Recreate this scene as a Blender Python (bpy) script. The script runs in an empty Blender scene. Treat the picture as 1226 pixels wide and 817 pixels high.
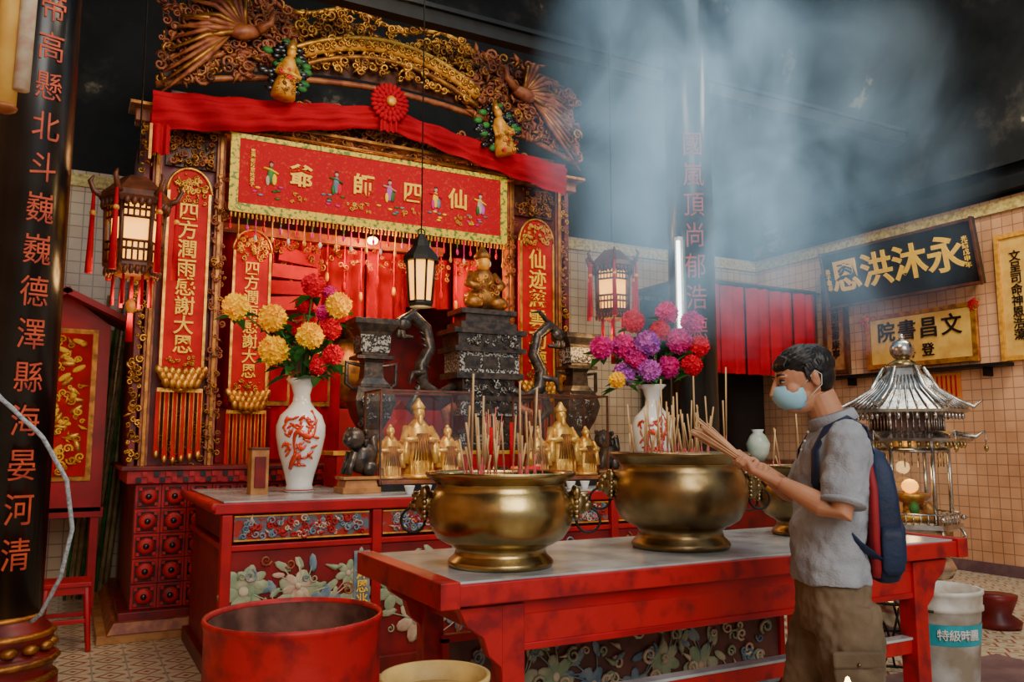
import bpy, bmesh, math, random
from mathutils import Vector, Matrix
random.seed(7)
COL = bpy.context.scene.collection
R = lambda a, ax: Matrix.Rotation(math.radians(a), 4, ax)
T = lambda *p: Matrix.Translation(Vector(p))

# ------------------------------------------------------------ materials
def _nt(name):
    m = bpy.data.materials.new(name); m.use_nodes = True
    return m, m.node_tree, m.node_tree.nodes["Principled BSDF"]

def mat(name, c, rough=.5, metal=0, c2=None, ns=8, bump=0, bs=60, em=None, es=0, coat=0, sheen=0, lo=.4, hi=.65, spec=.3):
    m, nt, b = _nt(name); L = nt.links
    b.inputs["Roughness"].default_value = rough
    b.inputs["Metallic"].default_value = metal
    b.inputs["Coat Weight"].default_value = coat
    if not metal: b.inputs["Specular IOR Level"].default_value = spec
    if c2 is None: c2 = tuple(x*.7 for x in c)
    tc = nt.nodes.new("ShaderNodeTexCoord")
    n = nt.nodes.new("ShaderNodeTexNoise"); n.inputs["Scale"].default_value = ns; n.inputs["Detail"].default_value = 5
    L.new(tc.outputs["Object"], n.inputs["Vector"])
    r = nt.nodes.new("ShaderNodeValToRGB")
    r.color_ramp.elements[0].position = lo; r.color_ramp.elements[0].color = (*c, 1)
    r.color_ramp.elements[1].position = hi; r.color_ramp.elements[1].color = (*c2, 1)
    L.new(n.outputs["Fac"], r.inputs["Fac"]); L.new(r.outputs["Color"], b.inputs["Base Color"])
    if bump:
        n2 = nt.nodes.new("ShaderNodeTexNoise"); n2.inputs["Scale"].default_value = bs; n2.inputs["Detail"].default_value = 3
        L.new(tc.outputs["Object"], n2.inputs["Vector"])
        bp = nt.nodes.new("ShaderNodeBump"); bp.inputs["Strength"].default_value = bump; bp.inputs["Distance"].default_value = .01
        L.new(n2.outputs["Fac"], bp.inputs["Height"]); L.new(bp.outputs["Normal"], b.inputs["Normal"])
    if em:
        b.inputs["Emission Color"].default_value = (*em, 1); b.inputs["Emission Strength"].default_value = es
    return m

def tile_mat(name, u, v, size, ca, cb, grout):
    m, nt, b = _nt(name); L = nt.links
    g = nt.nodes.new("ShaderNodeNewGeometry"); s = nt.nodes.new("ShaderNodeSeparateXYZ"); L.new(g.outputs["Position"], s.inputs[0])
    c = nt.nodes.new("ShaderNodeCombineXYZ"); L.new(s.outputs[u], c.inputs[0]); L.new(s.outputs[v], c.inputs[1])
    br = nt.nodes.new("ShaderNodeTexBrick"); br.offset = 0; br.squash = 1
    br.inputs["Scale"].default_value = 1; br.inputs["Brick Width"].default_value = size; br.inputs["Row Height"].default_value = size
    br.inputs["Mortar Size"].default_value = size*.045; br.inputs["Color1"].default_value = (*ca, 1); br.inputs["Color2"].default_value = (*cb, 1)
    br.inputs["Mortar"].default_value = (*grout, 1); L.new(c.outputs[0], br.inputs["Vector"])
    n = nt.nodes.new("ShaderNodeTexNoise"); n.inputs["Scale"].default_value = 1.1; n.inputs["Detail"].default_value = 8; L.new(g.outputs["Position"], n.inputs["Vector"])
    mx = nt.nodes.new("ShaderNodeMixRGB"); mx.blend_type = 'MULTIPLY'
    rp = nt.nodes.new("ShaderNodeValToRGB"); rp.color_ramp.elements[0].position = .36; rp.color_ramp.elements[0].color = (.50, .42, .34, 1)
    rp.color_ramp.elements[1].position = .60; rp.color_ramp.elements[1].color = (1, 1, 1, 1)
    L.new(n.outputs["Fac"], rp.inputs[0]); mx.inputs[0].default_value = .8
    L.new(br.outputs["Color"], mx.inputs[1]); L.new(rp.outputs[0], mx.inputs[2]); L.new(mx.outputs[0], b.inputs["Base Color"])
    bp = nt.nodes.new("ShaderNodeBump"); bp.invert = True; bp.inputs["Strength"].default_value = .4; bp.inputs["Distance"].default_value = .01
    L.new(br.outputs["Fac"], bp.inputs["Height"]); L.new(bp.outputs[0], b.inputs["Normal"])
    b.inputs["Roughness"].default_value = .3
    return m

def floor_mat():
    m, nt, b = _nt("patterned_floor_tile"); L = nt.links
    g = nt.nodes.new("ShaderNodeNewGeometry")
    def vm(op, a, val=None):
        n = nt.nodes.new("ShaderNodeVectorMath"); n.operation = op; L.new(a, n.inputs[0])
        if val is not None: n.inputs[1].default_value = val
        return n.outputs[0]
    def mt(op, a, bb):
        n = nt.nodes.new("ShaderNodeMath"); n.operation = op
        for i, x in enumerate((a, bb)):
            if isinstance(x, (int, float)): n.inputs[i].default_value = x
            else: L.new(x, n.inputs[i])
        return n.outputs[0]
    f = vm('ABSOLUTE', vm('SUBTRACT', vm('FRACTION', vm('MULTIPLY', g.outputs["Position"], (5, 5, 0))), (.5, .5, 0)))
    s = nt.nodes.new("ShaderNodeSeparateXYZ"); L.new(f, s.inputs[0])
    d = mt('ADD', s.outputs[0], s.outputs[1]); mxx = mt('MAXIMUM', s.outputs[0], s.outputs[1])
    ring = mt('MULTIPLY', mt('GREATER_THAN', d, .3), mt('LESS_THAN', d, .43))
    cen = mt('LESS_THAN', d, .12); cor = mt('GREATER_THAN', d, .84); edge = mt('GREATER_THAN', mxx, .475)
    def mix(fac, a, c):
        n = nt.nodes.new("ShaderNodeMixRGB"); L.new(fac, n.inputs[0])
        if isinstance(a, tuple): n.inputs[1].default_value = (*a, 1)
        else: L.new(a, n.inputs[1])
        n.inputs[2].default_value = (*c, 1); return n.outputs[0]
    c = mix(ring, (.66, .57, .38), (.36, .13, .07)); c = mix(cen, c, (.30, .12, .07)); c = mix(cor, c, (.25, .13, .09)); c = mix(edge, c, (.42, .36, .27))
    n = nt.nodes.new("ShaderNodeTexNoise"); n.inputs["Scale"].default_value = 2; n.inputs["Detail"].default_value = 6; L.new(g.outputs["Position"], n.inputs["Vector"])
    q = nt.nodes.new("ShaderNodeMixRGB"); q.blend_type = 'MULTIPLY'; q.inputs[0].default_value = .35; L.new(c, q.inputs[1]); L.new(n.outputs["Fac"], q.inputs[2])
    L.new(q.outputs[0], b.inputs["Base Color"]); b.inputs["Roughness"].default_value = .3
    return m

def soot_mat():
    m, nt, b = _nt("sooty_plaster"); L = nt.links
    g = nt.nodes.new("ShaderNodeNewGeometry")
    n = nt.nodes.new("ShaderNodeTexNoise"); n.inputs["Scale"].default_value = .9; n.inputs["Detail"].default_value = 9; n.inputs["Roughness"].default_value = .65
    L.new(g.outputs["Position"], n.inputs["Vector"])
    r = nt.nodes.new("ShaderNodeValToRGB"); e = r.color_ramp.elements
    e[0].position = .35; e[0].color = (.002, .0025, .003, 1); e[1].position = .56; e[1].color = (.010, .011, .012, 1)
    e2 = r.color_ramp.elements.new(.635); e2.color = (.032, .030, .026, 1)
    e3 = r.color_ramp.elements.new(.67); e3.color = (.20, .17, .12, 1)
    L.new(n.outputs["Fac"], r.inputs[0]); L.new(r.outputs[0], b.inputs["Base Color"]); b.inputs["Roughness"].default_value = .6
    b.inputs["Specular IOR Level"].default_value = .2
    bp = nt.nodes.new("ShaderNodeBump"); bp.inputs["Strength"].default_value = .5; bp.inputs["Distance"].default_value = .03
    L.new(n.outputs["Fac"], bp.inputs["Height"]); L.new(bp.outputs[0], b.inputs["Normal"])
    return m

def glass_mat(name, tint=(.97, .99, .98), gl=.07):
    m = bpy.data.materials.new(name); m.use_nodes = True; nt = m.node_tree; nt.nodes.clear(); L = nt.links
    o = nt.nodes.new("ShaderNodeOutputMaterial"); mx = nt.nodes.new("ShaderNodeMixShader")
    t = nt.nodes.new("ShaderNodeBsdfTransparent"); t.inputs[0].default_value = (*tint, 1)
    g = nt.nodes.new("ShaderNodeBsdfGlossy"); g.inputs["Roughness"].default_value = .05
    mx.inputs[0].default_value = gl; L.new(t.outputs[0], mx.inputs[1]); L.new(g.outputs[0], mx.inputs[2]); L.new(mx.outputs[0], o.inputs[0])
    return m

RED = mat("red_lacquer", (.42, .006, .012), .42, c2=(.27, .005, .010), ns=5, bump=.05, bs=25)
REDOLD = mat("worn_red_paint", (.42, .008, .012), .5, c2=(.20, .006, .009), ns=11, bump=.15, bs=30, lo=.48, hi=.66)
REDD = mat("dark_red_lacquer", (.18, .008, .008), .4, c2=(.08, .007, .007), ns=6)
CLOTH = mat("red_cloth", (.44, .002, .012), .85, c2=(.28, .002, .010), ns=3, bump=.1, bs=80, spec=.1)
BANNER = mat("red_embroidered_cloth", (.48, .004, .012), .75, c2=(.60, .07, .02), ns=45, lo=.56, hi=.74, bump=.2, bs=90, spec=.15)
GOLD = mat("gold_leaf", (.76, .39, .06), .42, .8, c2=(.38, .15, .02), ns=14, bump=.2, bs=50)
GOLDDK = mat("aged_gold_leaf", (.44, .18, .03), .44, .75, c2=(.17, .06, .015), ns=14, bump=.2, bs=50)
GOLDP = mat("gold_paint", (.80, .39, .03), .5, .2, c2=(.55, .21, .02), ns=20)
TXT = mat("bright_gold_lettering", (1.0, .62, .04), .5, 0, c2=(.95, .50, .03), ns=20)
BORDER = mat("gold_green_brocade", (.80, .55, .03), .5, 0, c2=(.12, .22, .03), ns=28, lo=.50, hi=.58)
TRIM = mat("pale_gold_band", (.62, .48, .16), .5, c2=(.30, .20, .06), ns=25)
BRASS = mat("aged_brass", (.50, .36, .14), .27, 1, c2=(.24, .16, .06), ns=5, bump=.15, bs=14)
BRASSD = mat("tarnished_brass", (.30, .21, .09), .32, 1, c2=(.14, .09, .045), ns=5, bump=.15, bs=14)
CARVE = mat("carved_brown_wood", (.19, .035, .012), .5, .1, c2=(.38, .12, .03), ns=12)
CARVED = mat("carved_dark_wood", (.055, .016, .008), .4, c2=(.13, .035, .012), ns=12)
BLACK = mat("black_lacquer", (.004, .004, .005), .25, c2=(.012, .011, .011), ns=4, spec=.5)
BRONZE = mat("black_bronze", (.032, .030, .030), .3, .5, c2=(.10, .075, .06), ns=18, bump=.3, bs=40)
PEARL = mat("mother_of_pearl", (.34, .35, .34), .3, c2=(.02, .018, .018), ns=60, lo=.47, hi=.5)
INKRED = mat("vermilion_character", (.56, .075, .02), .5, c2=(.30, .03, .012), ns=8)
DIMRED = mat("dim_red_character", (.42, .04, .02), .5, c2=(.28, .03, .015), ns=8)
STEEL = mat("polished_silver", (.66, .64, .60), .25, 1, c2=(.34, .31, .28), ns=9, bump=.1, bs=30)
PORC = mat("white_porcelain", (.78, .80, .77), .15, c2=(.70, .73, .72), ns=3, coat=.5)
PORCR = mat("porcelain_red_glaze", (.66, .05, .012), .2, c2=(.45, .03, .01), ns=10, coat=.5)
MARBLE = mat("grey_marble_top", (.44, .46, .46), .2, c2=(.24, .26, .27), ns=5, spec=.6)
WOOD = mat("yellow_wood", (.42, .19, .06), .5, c2=(.28, .11, .03), ns=12)
BAMBOO = mat("bamboo", (.34, .26, .11), .5, c2=(.16, .11, .05), ns=9)
ASH = mat("incense_ash", (.30, .25, .20), .95, c2=(.16, .13, .11), ns=30, bump=.6, bs=60)
STICK = mat("joss_stick", (.62, .40, .18), .8, c2=(.45, .27, .12), ns=9)
STICKP = mat("pink_joss_stick", (.70, .12, .12), .8)
GREEN = mat("leaf_green", (.035, .20, .03), .5, c2=(.012, .08, .02), ns=9)
YEL = mat("yellow_petal", (1.0, .68, .0), .6, c2=(.98, .50, .0), ns=9, spec=.1)
REDF = mat("crimson_petal", (.80, .006, .04), .6, c2=(.6, .005, .03), ns=9, spec=.1)
PINK = mat("magenta_petal", (.75, .02, .24), .6, c2=(.55, .03, .26), ns=9, spec=.1)
PURP = mat("purple_petal", (.42, .08, .52), .6, c2=(.62, .16, .5), ns=9, spec=.1)
WHITEP = mat("white_plastic", (.72, .72, .68), .4, c2=(.5, .47, .40), ns=5)
TEAL = mat("teal_label", (.02, .35, .42), .4)
GLASS = glass_mat("display_glass")
GLOWY = mat("lantern_paper_glow", (1, .6, .15), .6, em=(1, .38, .035), es=2.6)
GLOWB = mat("lamp_bulb_glow", (1, .8, .4), .6, em=(1, .58, .14), es=16)
TUBEL = mat("fluorescent_tube_glow", (1, 1, 1), .5, em=(.85, 1, .95), es=7)
PURPLE = mat("purple_stone", (.10, .05, .06), .5, c2=(.16, .09, .09), ns=7)
IRON = mat("black_iron", (.015, .014, .013), .5, .6)
FRESCO = mat("painted_frieze", (.34, .02, .012), .5, c2=(.10, .14, .17), ns=16, lo=.48, hi=.55)
PAINTG = mat("painted_sage", (.22, .30, .18), .55, c2=(.42, .40, .26), ns=14)
PAINTB = mat("painted_blue_grey", (.10, .17, .24), .55, c2=(.24, .30, .32), ns=14)
PAINTC = mat("painted_cream", (.56, .49, .34), .55, c2=(.46, .26, .19), ns=14)
PAINTK = mat("panel_ground_brown", (.09, .035, .028), .55, c2=(.15, .06, .045), ns=8)
PANELR = mat("panel_ground_red", (.26, .010, .012), .5, c2=(.15, .010, .012), ns=5)
ORANGE = mat("orange_paper", (.80, .20, .03), .6, c2=(.7, .30, .06), ns=12)
SCROLL = mat("scroll_paper", (.74, .44, .09), .6, c2=(.60, .30, .05), ns=6)
PLAQUE = mat("plaque_vermilion", (.56, .008, .008), .6, c2=(.40, .005, .008), ns=6, spec=.15)

# ------------------------------------------------------------ builder
class MB:
    def __init__(s): s.v = []; s.f = []; s.mi = []; s.sm = []; s.mats = []; s.M = Matrix()
    def mid(s, m):
        if m not in s.mats: s.mats.append(m)
        return s.mats.index(m)
    def add(s, vs, fs, m, smooth=False):
        b = len(s.v); s.v += [s.M @ Vector(p) for p in vs]; k = s.mid(m)
        for f in fs: s.f.append([b+i for i in f]); s.mi.append(k); s.sm.append(smooth)
    def box(s, c, d, m, rot=None, top=1.0, topy=None):
        c = Vector(c); h = Vector(d)/2; ty = top if topy is None else topy
        vs = []
        for z in (-1, 1):
            kx = top if z > 0 else 1; ky = ty if z > 0 else 1
            for x, y in ((-1, -1), (1, -1), (1, 1), (-1, 1)):
                p = Vector((x*h.x*kx, y*h.y*ky, z*h.z))
                if rot is not None: p = rot @ p
                vs.append(c+p)
        s.add(vs, [(3, 2, 1, 0), (4, 5, 6, 7), (0, 1, 5, 4), (1, 2, 6, 5), (2, 3, 7, 6), (3, 0, 4, 7)], m)
    def loft(s, rings, m, cap=True, smooth=True):
        n = len(rings[0]); vs = [p for r in rings for p in r]; fs = []
        for i in range(len(rings)-1):
            for j in range(n):
                k = (j+1) % n; fs.append((i*n+j, i*n+k, (i+1)*n+k, (i+1)*n+j))
        if cap: fs.append(tuple(range(n-1, -1, -1))); fs.append(tuple((len(rings)-1)*n+j for j in range(n)))
        s.add(vs, fs, m, smooth)
    def lathe(s, c, prof, m, seg=32, smooth=True, rot=None, cap=True, sx=1, sy=1, ph=0):
        c = Vector(c); rings = []
        for r, z in prof:
            ring = []
            for j in range(seg):
                a = 2*math.pi*(j+ph)/seg; p = Vector((r*sx*math.cos(a), r*sy*math.sin(a), z))
                if rot is not None: p = rot @ p
                ring.append(c+p)
            rings.append(ring)
        s.loft(rings, m, cap, smooth)
    def tube(s, pts, rad, m, seg=8, smooth=True, flat=1.0):
        pts = [Vector(p) for p in pts]; n = len(pts)
        if not hasattr(rad, '__len__'): rad = [rad]*n
        rings = []; up = None
        for i in range(n):
            t = (pts[min(i+1, n-1)]-pts[max(i-1, 0)])
            if t.length < 1e-9: t = Vector((0, 0, 1))
            t.normalize()
            if up is None:
                up = Vector((0, 0, 1)) if abs(t.z) < .9 else Vector((1, 0, 0))
            u = up-t*up.dot(t)
            if u.length < 1e-6: u = t.orthogonal()
            u.normalize(); w = t.cross(u); up = u
            rings.append([pts[i]+(u*math.cos(2*math.pi*j/seg)*flat+w*math.sin(2*math.pi*j/seg))*rad[i] for j in range(seg)])
        s.loft(rings, m, True, smooth)
    def ell(s, c, r, m, seg=14, rings=8, rot=None):
        if not hasattr(r, '__len__'): r = (r, r, r)
        pr = []
        for i in range(rings+1):
            a = math.pi*i/rings; pr.append((max(math.sin(a), .02), -math.cos(a)))
        c = Vector(c); rr = []
        for q, z in pr:
            ring = []
            for j in range(seg):
                a = 2*math.pi*j/seg; p = Vector((q*r[0]*math.cos(a), q*r[1]*math.sin(a), z*r[2]))
                if rot is not None: p = rot @ p
                ring.append(c+p)
            rr.append(ring)
        s.loft(rr, m)
    def ring(s, c, R0, r, m, rot=None, seg=20, a0=0, a1=360):
        c = Vector(c); pts = []
        for i in range(seg+1):
            a = math.radians(a0+(a1-a0)*i/seg); p = Vector((R0*math.cos(a), 0, R0*math.sin(a)))
            if rot is not None: p = rot @ p
            pts.append(c+p)
        s.tube(pts, r, m, 6)
    def build(s, name, parent=None, local=False, bevel=0, remesh=0, smooth=0):
        me = bpy.data.meshes.new(name); me.from_pydata([tuple(v) for v in s.v], [], s.f)
        for m in s.mats: me.materials.append(m)
        me.polygons.foreach_set("material_index", s.mi); me.polygons.foreach_set("use_smooth", s.sm)
        bm = bmesh.new(); bm.from_mesh(me); bmesh.ops.recalc_face_normals(bm, faces=bm.faces); bm.to_mesh(me); bm.free()
        o = bpy.data.objects.new(name, me); COL.objects.link(o)
        if parent is not None:
            o.parent = parent
            if not local: o.matrix_parent_inverse = parent_m(parent).inverted()
        if remesh:
            r = o.modifiers.new("r", 'REMESH'); r.mode = 'VOXEL'; r.voxel_size = remesh; r.use_smooth_shade = True
        if smooth:
            q = o.modifiers.new("s", 'SMOOTH'); q.iterations = smooth; q.factor = .5
        if bevel:
            b = o.modifiers.new("b", 'BEVEL'); b.width = bevel; b.segments = 2; b.limit_method = 'ANGLE'; b.angle_limit = math.radians(50)
        return o

def parent_m(p): return Matrix.LocRotScale(p.location, p.rotation_euler, p.scale)
def root(name, loc=(0, 0, 0), rot=(0, 0, 0)):
    e = bpy.data.objects.new(name, None); e.location = loc; e.rotation_euler = rot; e.empty_display_size = .1; COL.objects.link(e); return e

def text(body, loc, size, m, parent, rot=(90, 0, 0), vertical=False, name="characters", bold=.010, ls=1.0, ext=.006, local=False, sx=1):
    cu = bpy.data.curves.new(name, 'FONT'); cu.body = "\n".join(body) if vertical else body
    cu.size = size; cu.align_x = 'CENTER'; cu.align_y = 'CENTER'; cu.extrude = ext; cu.offset = bold*size; cu.space_line = ls; cu.space_character = 1.0
    cu.materials.append(m); o = bpy.data.objects.new(name, cu); COL.objects.link(o)
    o.location = loc; o.rotation_euler = [math.radians(a) for a in rot]; o.scale = (sx, 1, 1)
    if parent is not None:
        o.parent = parent
        if not local: o.matrix_parent_inverse = parent_m(parent).inverted()
    return o

def scroll(mb, x, y, z, s, ang, d, m, ax='Y', th=.13):
    pts = []; rad = []
    for i in range(13):
        t = i/12; a = ang+d*t*2*math.pi*1.35; r = s*(1-t)**.8*.6+s*.04
        u = x+math.cos(a)*r; w = z+math.sin(a)*r; dy = -s*.25*math.sin(t*math.pi)
        pts.append((u, y+dy, w) if ax == 'Y' else (y+dy, u, w)); rad.append(s*th*(1-.55*t)+.002)
    mb.tube(pts, rad, m, 5)

def filigree(mb, inside, bb, n, s0, s1, y, mats, ax='Y', dy=.03, th=.13, sp=.75):
    x0, x1, z0, z1 = bb; k = 0; tries = 0
    while k < n and tries < n*20:
        tries += 1; x = random.uniform(x0, x1); z = random.uniform(z0, z1)
        if not inside(x, z): continue
        k += 1; s = random.uniform(s0, s1)
        m = random.choice(mats)
        if random.random() < sp: scroll(mb, x, y+random.uniform(-dy, dy), z, s, random.uniform(0, 6.28), random.choice((-1, 1)), m, ax, th)
        else:
            a = random.uniform(0, 6.28); L = s*.8
            p = [(x-math.cos(a)*L, y, z-math.sin(a)*L), (x, y-s*.3, z), (x+math.cos(a+.4)*L, y, z+math.sin(a+.4)*L)]
            if ax != 'Y': p = [(q[1], q[0], q[2]) for q in p]
            mb.tube(p, [s*.04, s*.26, s*.03], m, 6)
ALL = lambda x, z: True

def cloth(mb, x0, x1, z0, z1, y, m, waves=6, amp=.03, nx=60, nz=6, flare=1.0, ax='Y'):
    vs = []
    for i in range(nz+1):
        t = i/nz; z = z1+(z0-z1)*t
        for j in range(nx+1):
            u = j/nx; x = x0+(x1-x0)*u; yy = y+amp*(.35+.65*t*flare)*math.sin(u*waves*2*math.pi+.6*math.sin(u*9))
            vs.append((x, yy, z) if ax == 'Y' else (yy, x, z))
    fs = [(i*(nx+1)+j, i*(nx+1)+j+1, (i+1)*(nx+1)+j+1, (i+1)*(nx+1)+j) for i in range(nz) for j in range(nx)]
    mb.add(vs, fs, m, True)

def flat_flower(mb, x, y, z, r, m, mc, n=6):
    for k in range(n):
        a = 2*math.pi*k/n+x*7
        c = Vector((x+math.cos(a)*r*.55, y, z+math.sin(a)*r*.55))
        mb.ell(c, (r*.5, .006, r*.3), m, 10, 5, rot=Matrix.Rotation(-a, 4, 'Y'))
    mb.ell((x, y-.004, z), (r*.22, .008, r*.22), mc, 8, 5)

def painted_panel(mb, x0, x1, z0, z1, y, n, mats, s=.09):
    for k in range(n):
        x = x0+(x1-x0)*(k+.5)/n+random.uniform(-.03, .03); z = random.uniform(z0+s*.9, z1-s*.9)
        flat_flower(mb, x, y, z, s*random.uniform(.75, 1.1), mats[k % len(mats)], PAINTC)
        for q in range(6):
            a = random.uniform(0, 6.28); lx = x+math.cos(a)*s*1.5; lz = z+math.sin(a)*s*1.5
            if x0+.04 < lx < x1-.04 and z0+.03 < lz < z1-.03:
                mb.ell((lx, y, lz), (s*.45, .004, s*.18), mats[(k+q+1) % len(mats)], 8, 4, rot=Matrix.Rotation(-a-.5, 4, 'Y'))
                mb.tube([(x, y, z), ((x+lx)/2+.01, y-.003, (z+lz)/2), (lx, y, lz)], .004, mats[(q) % len(mats)], 4)

# ------------------------------------------------------------ room
def room():
    fl = MB(); fl.box((3.55, 2.4, -.05), (10.7, 13.4, .1), floor_mat()); fl.build("floor")
    soot = soot_mat()
    tx = tile_mat("cream_wall_tile", 0, 2, .115, (.62, .46, .29), (.56, .40, .24), (.26, .17, .11))
    ty = tile_mat("peach_wall_tile", 1, 2, .115, (.80, .44, .24), (.72, .38, .20), (.38, .20, .12))
    w = MB(); w.box((3.55, 8.95, 2.0), (10.7, .3, 4.0), tx); w.box((3.55, 8.99, 6.1), (10.7, .3, 4.2), soot); w.build("wall_back")
    w = MB(); w.box((8.85, 2.4, 2.0), (.3, 12.8, 4.0), ty); w.box((8.89, 2.4, 6.1), (.3, 12.8, 4.2), soot); w.build("wall_right")
    w = MB(); w.box((-1.85, 2.4, 2.0), (.3, 12.8, 4.0), ty); w.box((-1.85, 2.4, 6.1), (.3, 12.8, 4.2), soot); w.build("wall_left")
    w = MB(); w.box((3.55, 5.6, 8.3), (10.9, 7.0, .2), soot); w.build("ceiling")
    t = MB(); t.box((3.5, 8.78, 3.90), (10.4, .03, .12), TRIM); t.build("trim_1")
    t = MB(); t.box((8.68, 2.4, 3.90), (.03, 12.7, .12), TRIM); t.build("trim_2")
    t = MB(); t.box((8.62, 2.4, 4.1), (.14, 12.7, .14), soot); t.box((8.66, 2.4, 4.35), (.07, 12.7, .06), soot); t.build("trim_3")
    t = MB(); t.box((8.685, 2.4, .06), (.025, 12.7, .12), PURPLE); t.build("baseboard_right")
    b = MB(); b.box((3.55, 6.3, 5.02), (10.3, .12, .12), IRON); b.box((3.55, 6.3, 5.1), (10.3, .2, .04), soot); b.build("tie_beam")
room()

# ------------------------------------------------------------ pillars
def pillar(loc, chars, tm, z0, dz, size, name, face):
    x, y = loc; p = root(name, (x, y, 0))
    m = MB(); m.lathe((x, y, 0), [(.2, .42), (.2, 8.18)], BLACK, 40)
    m.build("shaft", p)
    m = MB(); m.lathe((x, y, 0), [(a*.88, b) for a, b in [(.34, 0), (.34, .08), (.30, .1), (.31, .16), (.34, .19), (.31, .22), (.26, .24), (.29, .28), (.31, .32), (.28, .36), (.25, .39), (.235, .43)]], REDD, 40)
    for z, r in ((.09, .295), (.19, .302), (.33, .276), (.42, .212)): m.lathe((x, y, 0), [(r-.01, z-.018), (r+.006, z), (r-.01, z+.018)], GOLDDK, 40)
    for k in range(14):
        a = 2*math.pi*k/14; m.ell((x+.25*math.cos(a), y+.25*math.sin(a), .265), (.045, .045, .03), GOLDDK, 8, 5)
    m.build("base", p)
    a = math.radians(face); nx, ny = math.sin(a), -math.cos(a)
    for i, ch in enumerate(chars):
        text(ch, (x+nx*.2, y+ny*.2, z0-i*dz), size, tm, p, rot=(90, 0, face), name="character_%d" % (i+1), bold=.0, sx=.8)
pillar((-.28, 5.58), "帝高懸北斗巍巍德澤縣海晏河清", INKRED, 3.95, .245, .19, "black_couplet_pillar", 16)
pillar((4.74, 5.56), "國嵐頂尚郁浩德", DIMRED, 3.95, .27, .23, "black_couplet_pillar", -30)

# ------------------------------------------------------------ shrine
def plaque(mb, par, x0, x1, zt, zb, y, chars, lotus=True):
    xc = (x0+x1)/2; w = x1-x0
    mb.box((xc, y, (zt+zb)/2), (w, .04, zt-zb), PLAQUE)
    for sx in (x0+.012, x1-.012): mb.box((sx, y-.025, (zt+zb)/2), (.02, .02, zt-zb), GOLD)
    pts = [(xc+math.cos(a)*w*.5, y-.01, zt+math.sin(a)*w*.6) for a in [math.pi*i/12 for i in range(13)]]
    back = [(p[0], y+.02, p[2]) for p in pts]
    mb.add(pts, [tuple(range(13))], PLAQUE); mb.add(pts+back, [(i, i+1, i+14, i+13) for i in range(12)], GOLD)
    mb.tube([(q[0], q[1]-.01, q[2]) for q in pts], .012, GOLD, 6)
    filigree(mb, lambda x, z: (x-xc)**2/(w*.42)**2+(z-zt)**2/(w*.5)**2 < 1, (x0, x1, zt, zt+w*.5), 44, .02, .04, y-.02, [GOLD, GOLDP], dy=.005, th=.2)
    filigree(mb, ALL, (x0+.05, x1-.05, zt-.08, zt-.0), 12, .02, .035, y-.03, [GOLD], dy=.004)
    filigree(mb, ALL, (x0+.05, x1-.05, zb+.02, zb+.10), 14, .02, .035, y-.03, [GOLD], dy=.004)
    for r in range(3):
        for k in range(8-r):
            u = (k-(7-r)/2)/3.6; mb.ell((xc+u*w*.5, y-.05-.018*r, zb-.03-.045*r+.02*abs(u)), (w*.085, .025, .042), GOLD, 8, 6, rot=R(u*28, 'Y'))
    mb.ell((xc, y-.03, zb-.075), (w*.42, .04, .05), GOLDDK)
    mb.lathe((xc, y-.02, zb-.18), [(.03, 0), (.06, .02), (.03, .05)], GOLD, 10)
    n = 11
    for k in range(n):
        x = x0+.015+(w-.03)*k/(n-1); L = zb-.17-.5+random.uniform(-.03, .03)
        if k % 2 == 0: mb.box((x, y, (zb-.15+L)/2), (.038, .012, zb-.15-L), PLAQUE); mb.ell((x, y-.008, L), (.018, .010, .03), GOLD, 6, 5)
        mb.tube([(x+.012, y-.012, zb-.15), (x+.012, y-.012, L+.05)], .004, GOLDP, 4)
    mb.box((xc, y-.005, zb-.16), (w, .02, .03), GOLD)
    n = len(chars); dz = (zt-zb-.20)/n
    for i, ch in enumerate(chars):
        text(ch, (xc, y-.03, zt-.09-dz*(i+.5)), min(dz*1.02, w*.80), TXT, par, name="gold_character_%d" % (i+1), bold=.012)

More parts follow.
